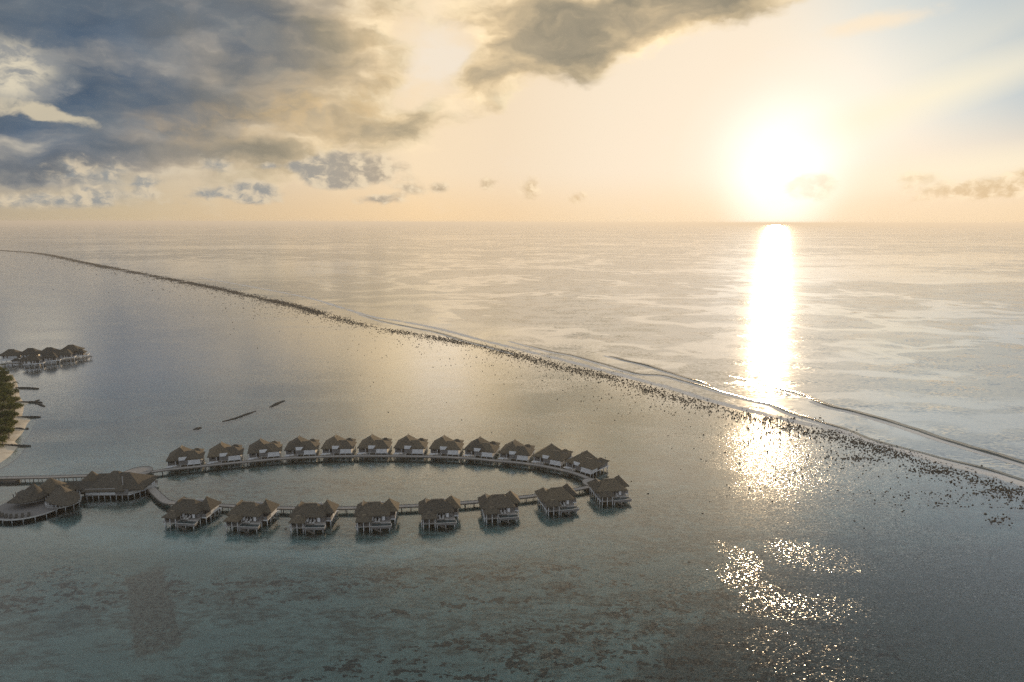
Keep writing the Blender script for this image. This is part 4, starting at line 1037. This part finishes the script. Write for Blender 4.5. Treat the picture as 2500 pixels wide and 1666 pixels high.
# near part is nearer to u=0 because s = L*(1-u)
rocks = scatter(25000, 0.14, 0.42, 1.05, core)+scatter(3200, 0.12, 0.36, 1.8, skirt)+scatter(800, 0.12, 0.42, 2.6, far_skirt)
for (x, y, rx, ry, n) in ((2095,1120,46,5,70),(1345,884,22,3,24),(2440,1272,34,12,40),(2290,1150,60,9,90),(2460,1200,40,8,80),(1930,1022,55,6,70),(2030,1055,40,6,60)):
    for _ in range(n):
        rocks.append((at(x+rr.gauss(0,rx*0.6), y+rr.gauss(0,ry*0.6)), 0.16+0.34*rr.random()**2))
def rock_px(r):
    c, s = r; d = (c-Vector((0,0,H))).length
    x, y = proj(c); inside = 5 < x < 2495 and y < 1660
    return (s/d) if inside else 0.0
rocks.sort(key=rock_px, reverse=True)
big, rest = rocks[:290], rocks[290:]
protos = []
def rock_mesh(seed):
    bm = bmesh.new(); bmesh.ops.create_icosphere(bm, subdivisions=2, radius=1.0); off = Vector((seed*7.3, seed*3.1, seed))
    for v in bm.verts:
        n = mnoise.fractal(v.co*1.1+off, 0.8, 2.2, 4)
        v.co *= 1+0.38*n; v.co.z *= 0.62
        if v.co.z > 0: v.co.z *= 1+0.3*mnoise.noise(v.co*2+off)
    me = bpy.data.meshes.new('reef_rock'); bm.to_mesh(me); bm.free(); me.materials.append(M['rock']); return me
rmesh = [rock_mesh(k) for k in range(6)]
def reef_zone(c):
    x, y = proj(c)
    if x < 1640: return 'dark coral rock on the reef left of the sun glitter', 'reef rocks left of the glitter'
    if x < 2060: return 'dark coral rock on the reef within the sun glitter', 'reef rocks in the sun glitter'
    if y > 1235: return 'dark coral rock on the flat at the right edge below the reef belt', 'stray rocks at the right edge'
    return 'dark coral rock on the reef right of the sun glitter', 'reef rocks right of the glitter'
for i, (c, s) in enumerate(big):
    o = bpy.data.objects.new('reef_rock', rmesh[i % 6]); COL.objects.link(o)
    k = s*rr.uniform(0.9, 1.15)
    o.location = (c.x, c.y, -0.05); o.scale = (k*rr.uniform(0.9,1.4), k, k*rr.uniform(0.9,1.5)); o.rotation_euler = (0,0,rr.uniform(0,6.28))
    lab, gp = reef_zone(c); tag(o, lab, 'rock', gp)
m = MB()
for c, s in rest:
    d = c.length; f = 1.0 if d < 500 else min(3.0, d/500)
    rock_into(m, c.x, c.y, 0.0, s*rr.uniform(0.8,1.6)*f, s*rr.uniform(0.7,1.1)*f, s*rr.uniform(0.7,1.3), rr)
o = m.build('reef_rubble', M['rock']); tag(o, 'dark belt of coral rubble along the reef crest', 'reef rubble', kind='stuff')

# breaking swell
def foam_mat(name, thr, sc, stretch=(1,1,1)):
    m_, g = new_mat(name); co = world_coord(g)
    uv = g.n.new('ShaderNodeTexCoord').outputs['UV']
    n = g.noise(g.mapping(co, rot=R(30), scale=stretch), sc, 6, 0.7, 0.6); n2 = g.noise(co, sc*0.12, 3, 0.5)
    ux, uy, uz = g.sep(uv)
    edge = g.mul(g.step(uy, 0.0, 0.3), g.step(uy, 1.0, 0.55))
    a = g.step(g.add(g.mul(g.add(n, g.mul(n2, 0.7)), g.add(0.35, g.mul(edge, 0.65)))), thr, thr+0.22)
    d = g.n.new('ShaderNodeBsdfDiffuse'); d.inputs[0].default_value = (0.74,0.70,0.64,1)
    t = g.n.new('ShaderNodeBsdfTransparent'); mx = g.n.new('ShaderNodeMixShader')
    g.put(mx.inputs[0], g.mul(a, 0.85)); g.l.new(t.outputs[0], mx.inputs[1]); g.l.new(d.outputs[0], mx.inputs[2]); g.l.new(mx.outputs[0], g.out.inputs[0]); return m_
M['foam'] = foam_mat('foam', 0.64, 0.5, (0.6,1.4,1)); M['crest'] = foam_mat('crest_foam', 0.50, 0.7, (0.6,1.4,1))
def wave_mat():
    m_, g = new_mat('wave_water'); co = world_coord(g)
    nor = None
    b = g.n.new('ShaderNodeBsdfPrincipled'); b.inputs['Base Color'].default_value = (0.055,0.07,0.066,1); b.inputs['Roughness'].default_value = 0.16; b.inputs['IOR'].default_value = 1.4
    n = g.noise(g.mapping(co, scale=(1,1.6,1)), 1.2, 3, 0.6); bn = g.n.new('ShaderNodeBump'); bn.inputs['Strength'].default_value = 0.5; bn.inputs['Distance'].default_value = 0.25
    g.put(bn.inputs['Height'], n); g.l.new(bn.outputs[0], b.inputs['Normal']); g.l.new(b.outputs[0], g.out.inputs[0]); return m_
M['wave'] = wave_mat()
def ribbon(name, pts, w, mat, z, wfun=None):
    "flat strip with UV across it"
    nr = normals2(pts); me = bpy.data.meshes.new(name); vs = []; fs = []
    for i, (p, q) in enumerate(zip(pts, nr)):
        ww = w*(wfun(i/(len(pts)-1)) if wfun else 1)
        for t in (-0.5, 0, 0.5): vs.append((p.x+q.x*ww*t, p.y+q.y*ww*t, z))
    for i in range(len(pts)-1):
        for j in range(2): fs.append((i*3+j, (i+1)*3+j, (i+1)*3+j+1, i*3+j+1))
    me.from_pydata(vs, [], fs); uv = me.uv_layers.new(name='UVMap')
    for l in me.loops: uv.data[l.index].uv = (l.vertex_index//3, (l.vertex_index % 3)*0.5)
    me.materials.append(mat); o = bpy.data.objects.new(name, me); COL.objects.link(o); return o
def swell(px, h, w, label, foam=True, seed=0.0):
    pts = resample(catmull([at(x, y) for x, y in px], 10), 2.0); nr = normals2(pts); n = len(pts)
    m = MB(); prof = [(-0.55,0.0),(-0.32,0.30),(-0.14,0.82),(0.0,1.0),(0.16,0.86),(0.5,0.42),(1.0,0.12),(1.5,0.0)]; K = len(prof); tops = []
    for i, (p, q) in enumerate(zip(pts, nr)):
        t = i/(n-1); f = min(1, t*7, (1-t)*7); f = f*f*(3-2*f)
        br = max(0.42, min(1.0, 0.72+1.2*mnoise.noise((p.x*0.022+seed, p.y*0.022, seed+9))))
        hh = h*f*br*(0.8+0.45*mnoise.noise((p.x*0.09+seed, p.y*0.09, seed))+0.3*mnoise.noise((p.x*0.35, p.y*0.35, seed))); j = 1.3*mnoise.noise((p.x*0.06, p.y*0.06, seed+4))+0.5*mnoise.noise((p.x*0.25, p.y*0.25, seed+4))
        for d, z in prof: m.v.append((p.x+q.x*(d*w+j), p.y+q.y*(d*w+j), max(0.0,z*hh)-0.02))
        tops.append((p+q*j, hh))
    for i in range(n-1):
        for k in range(K-1): m.f.append((i*K+k, (i+1)*K+k, (i+1)*K+k+1, i*K+k+1))
    o = m.build('wave', M['wave'], smooth=True); tag(o, kind='structure', label=label)
    return pts
W1 = swell([(1250,833),(1340,857),(1409,871),(1515,902),(1560,913),(1619,917),(1683,934),(1776,961),(1840,978),(1891,990),(1938,1011),(2052,1045),(2137,1076),(2265,1111),(2392,1142),(2520,1180),(2760,1262)], 0.38, 2.2, 'inner breaking swell')
W2 = swell([(1480,868),(1526,880),(1575,892),(1622,906),(1691,928),(1740,944)], 0.6, 2.6, 'short outer swell', seed=3)
W3 = swell([(1770,915),(1819,928),(1870,941),(1959,964),(2000,982),(2031,994),(2074,1003),(2137,1020),(2222,1046),(2307,1074),(2392,1100),(2520,1138),(2760,1218)], 0.8, 3.0, 'outer swell', seed=8)
W4 = swell([(880,768),(930,784),(972,793),(1062,811),(1130,831),(1169,841),(1260,865)], 0.42, 2.4, 'left swell', seed=5)
def shift(pts, d): return [p+q*d for p, q in zip(pts, normals2(pts))]
for k, (pts, d, w) in enumerate(((W1,-2.8,5.5),(W2,-2.4,4.4),(W3[len(W3)//3:],-3.2,6.5),(W4,-2.2,4.2))):
    o = ribbon('foam', shift(pts, d), w, M['crest'], 0.03+0.004*k); tag(o, 'white foam along the foot of a breaking swell', 'foam', kind='stuff')
wash = resample(catmull([at(x,y-7) for x,y in ((478,684),(611,708),(744,734),(823,757),(903,781),(972,792),(1062,810),(1169,838),(1250,858),(1380,890),(1500,922),(1627,955),(1712,982),(1800,1006),(1900,1030),(2052,1066),(2180,1104),(2300,1140),(2420,1170),(2520,1200))], 8), 4.0)
o = ribbon('foam', shift(wash, 3.0), 13.0, M['foam'], 0.02); tag(o, 'thin wash of foam between the swell and the reef rocks', 'foam', kind='stuff')
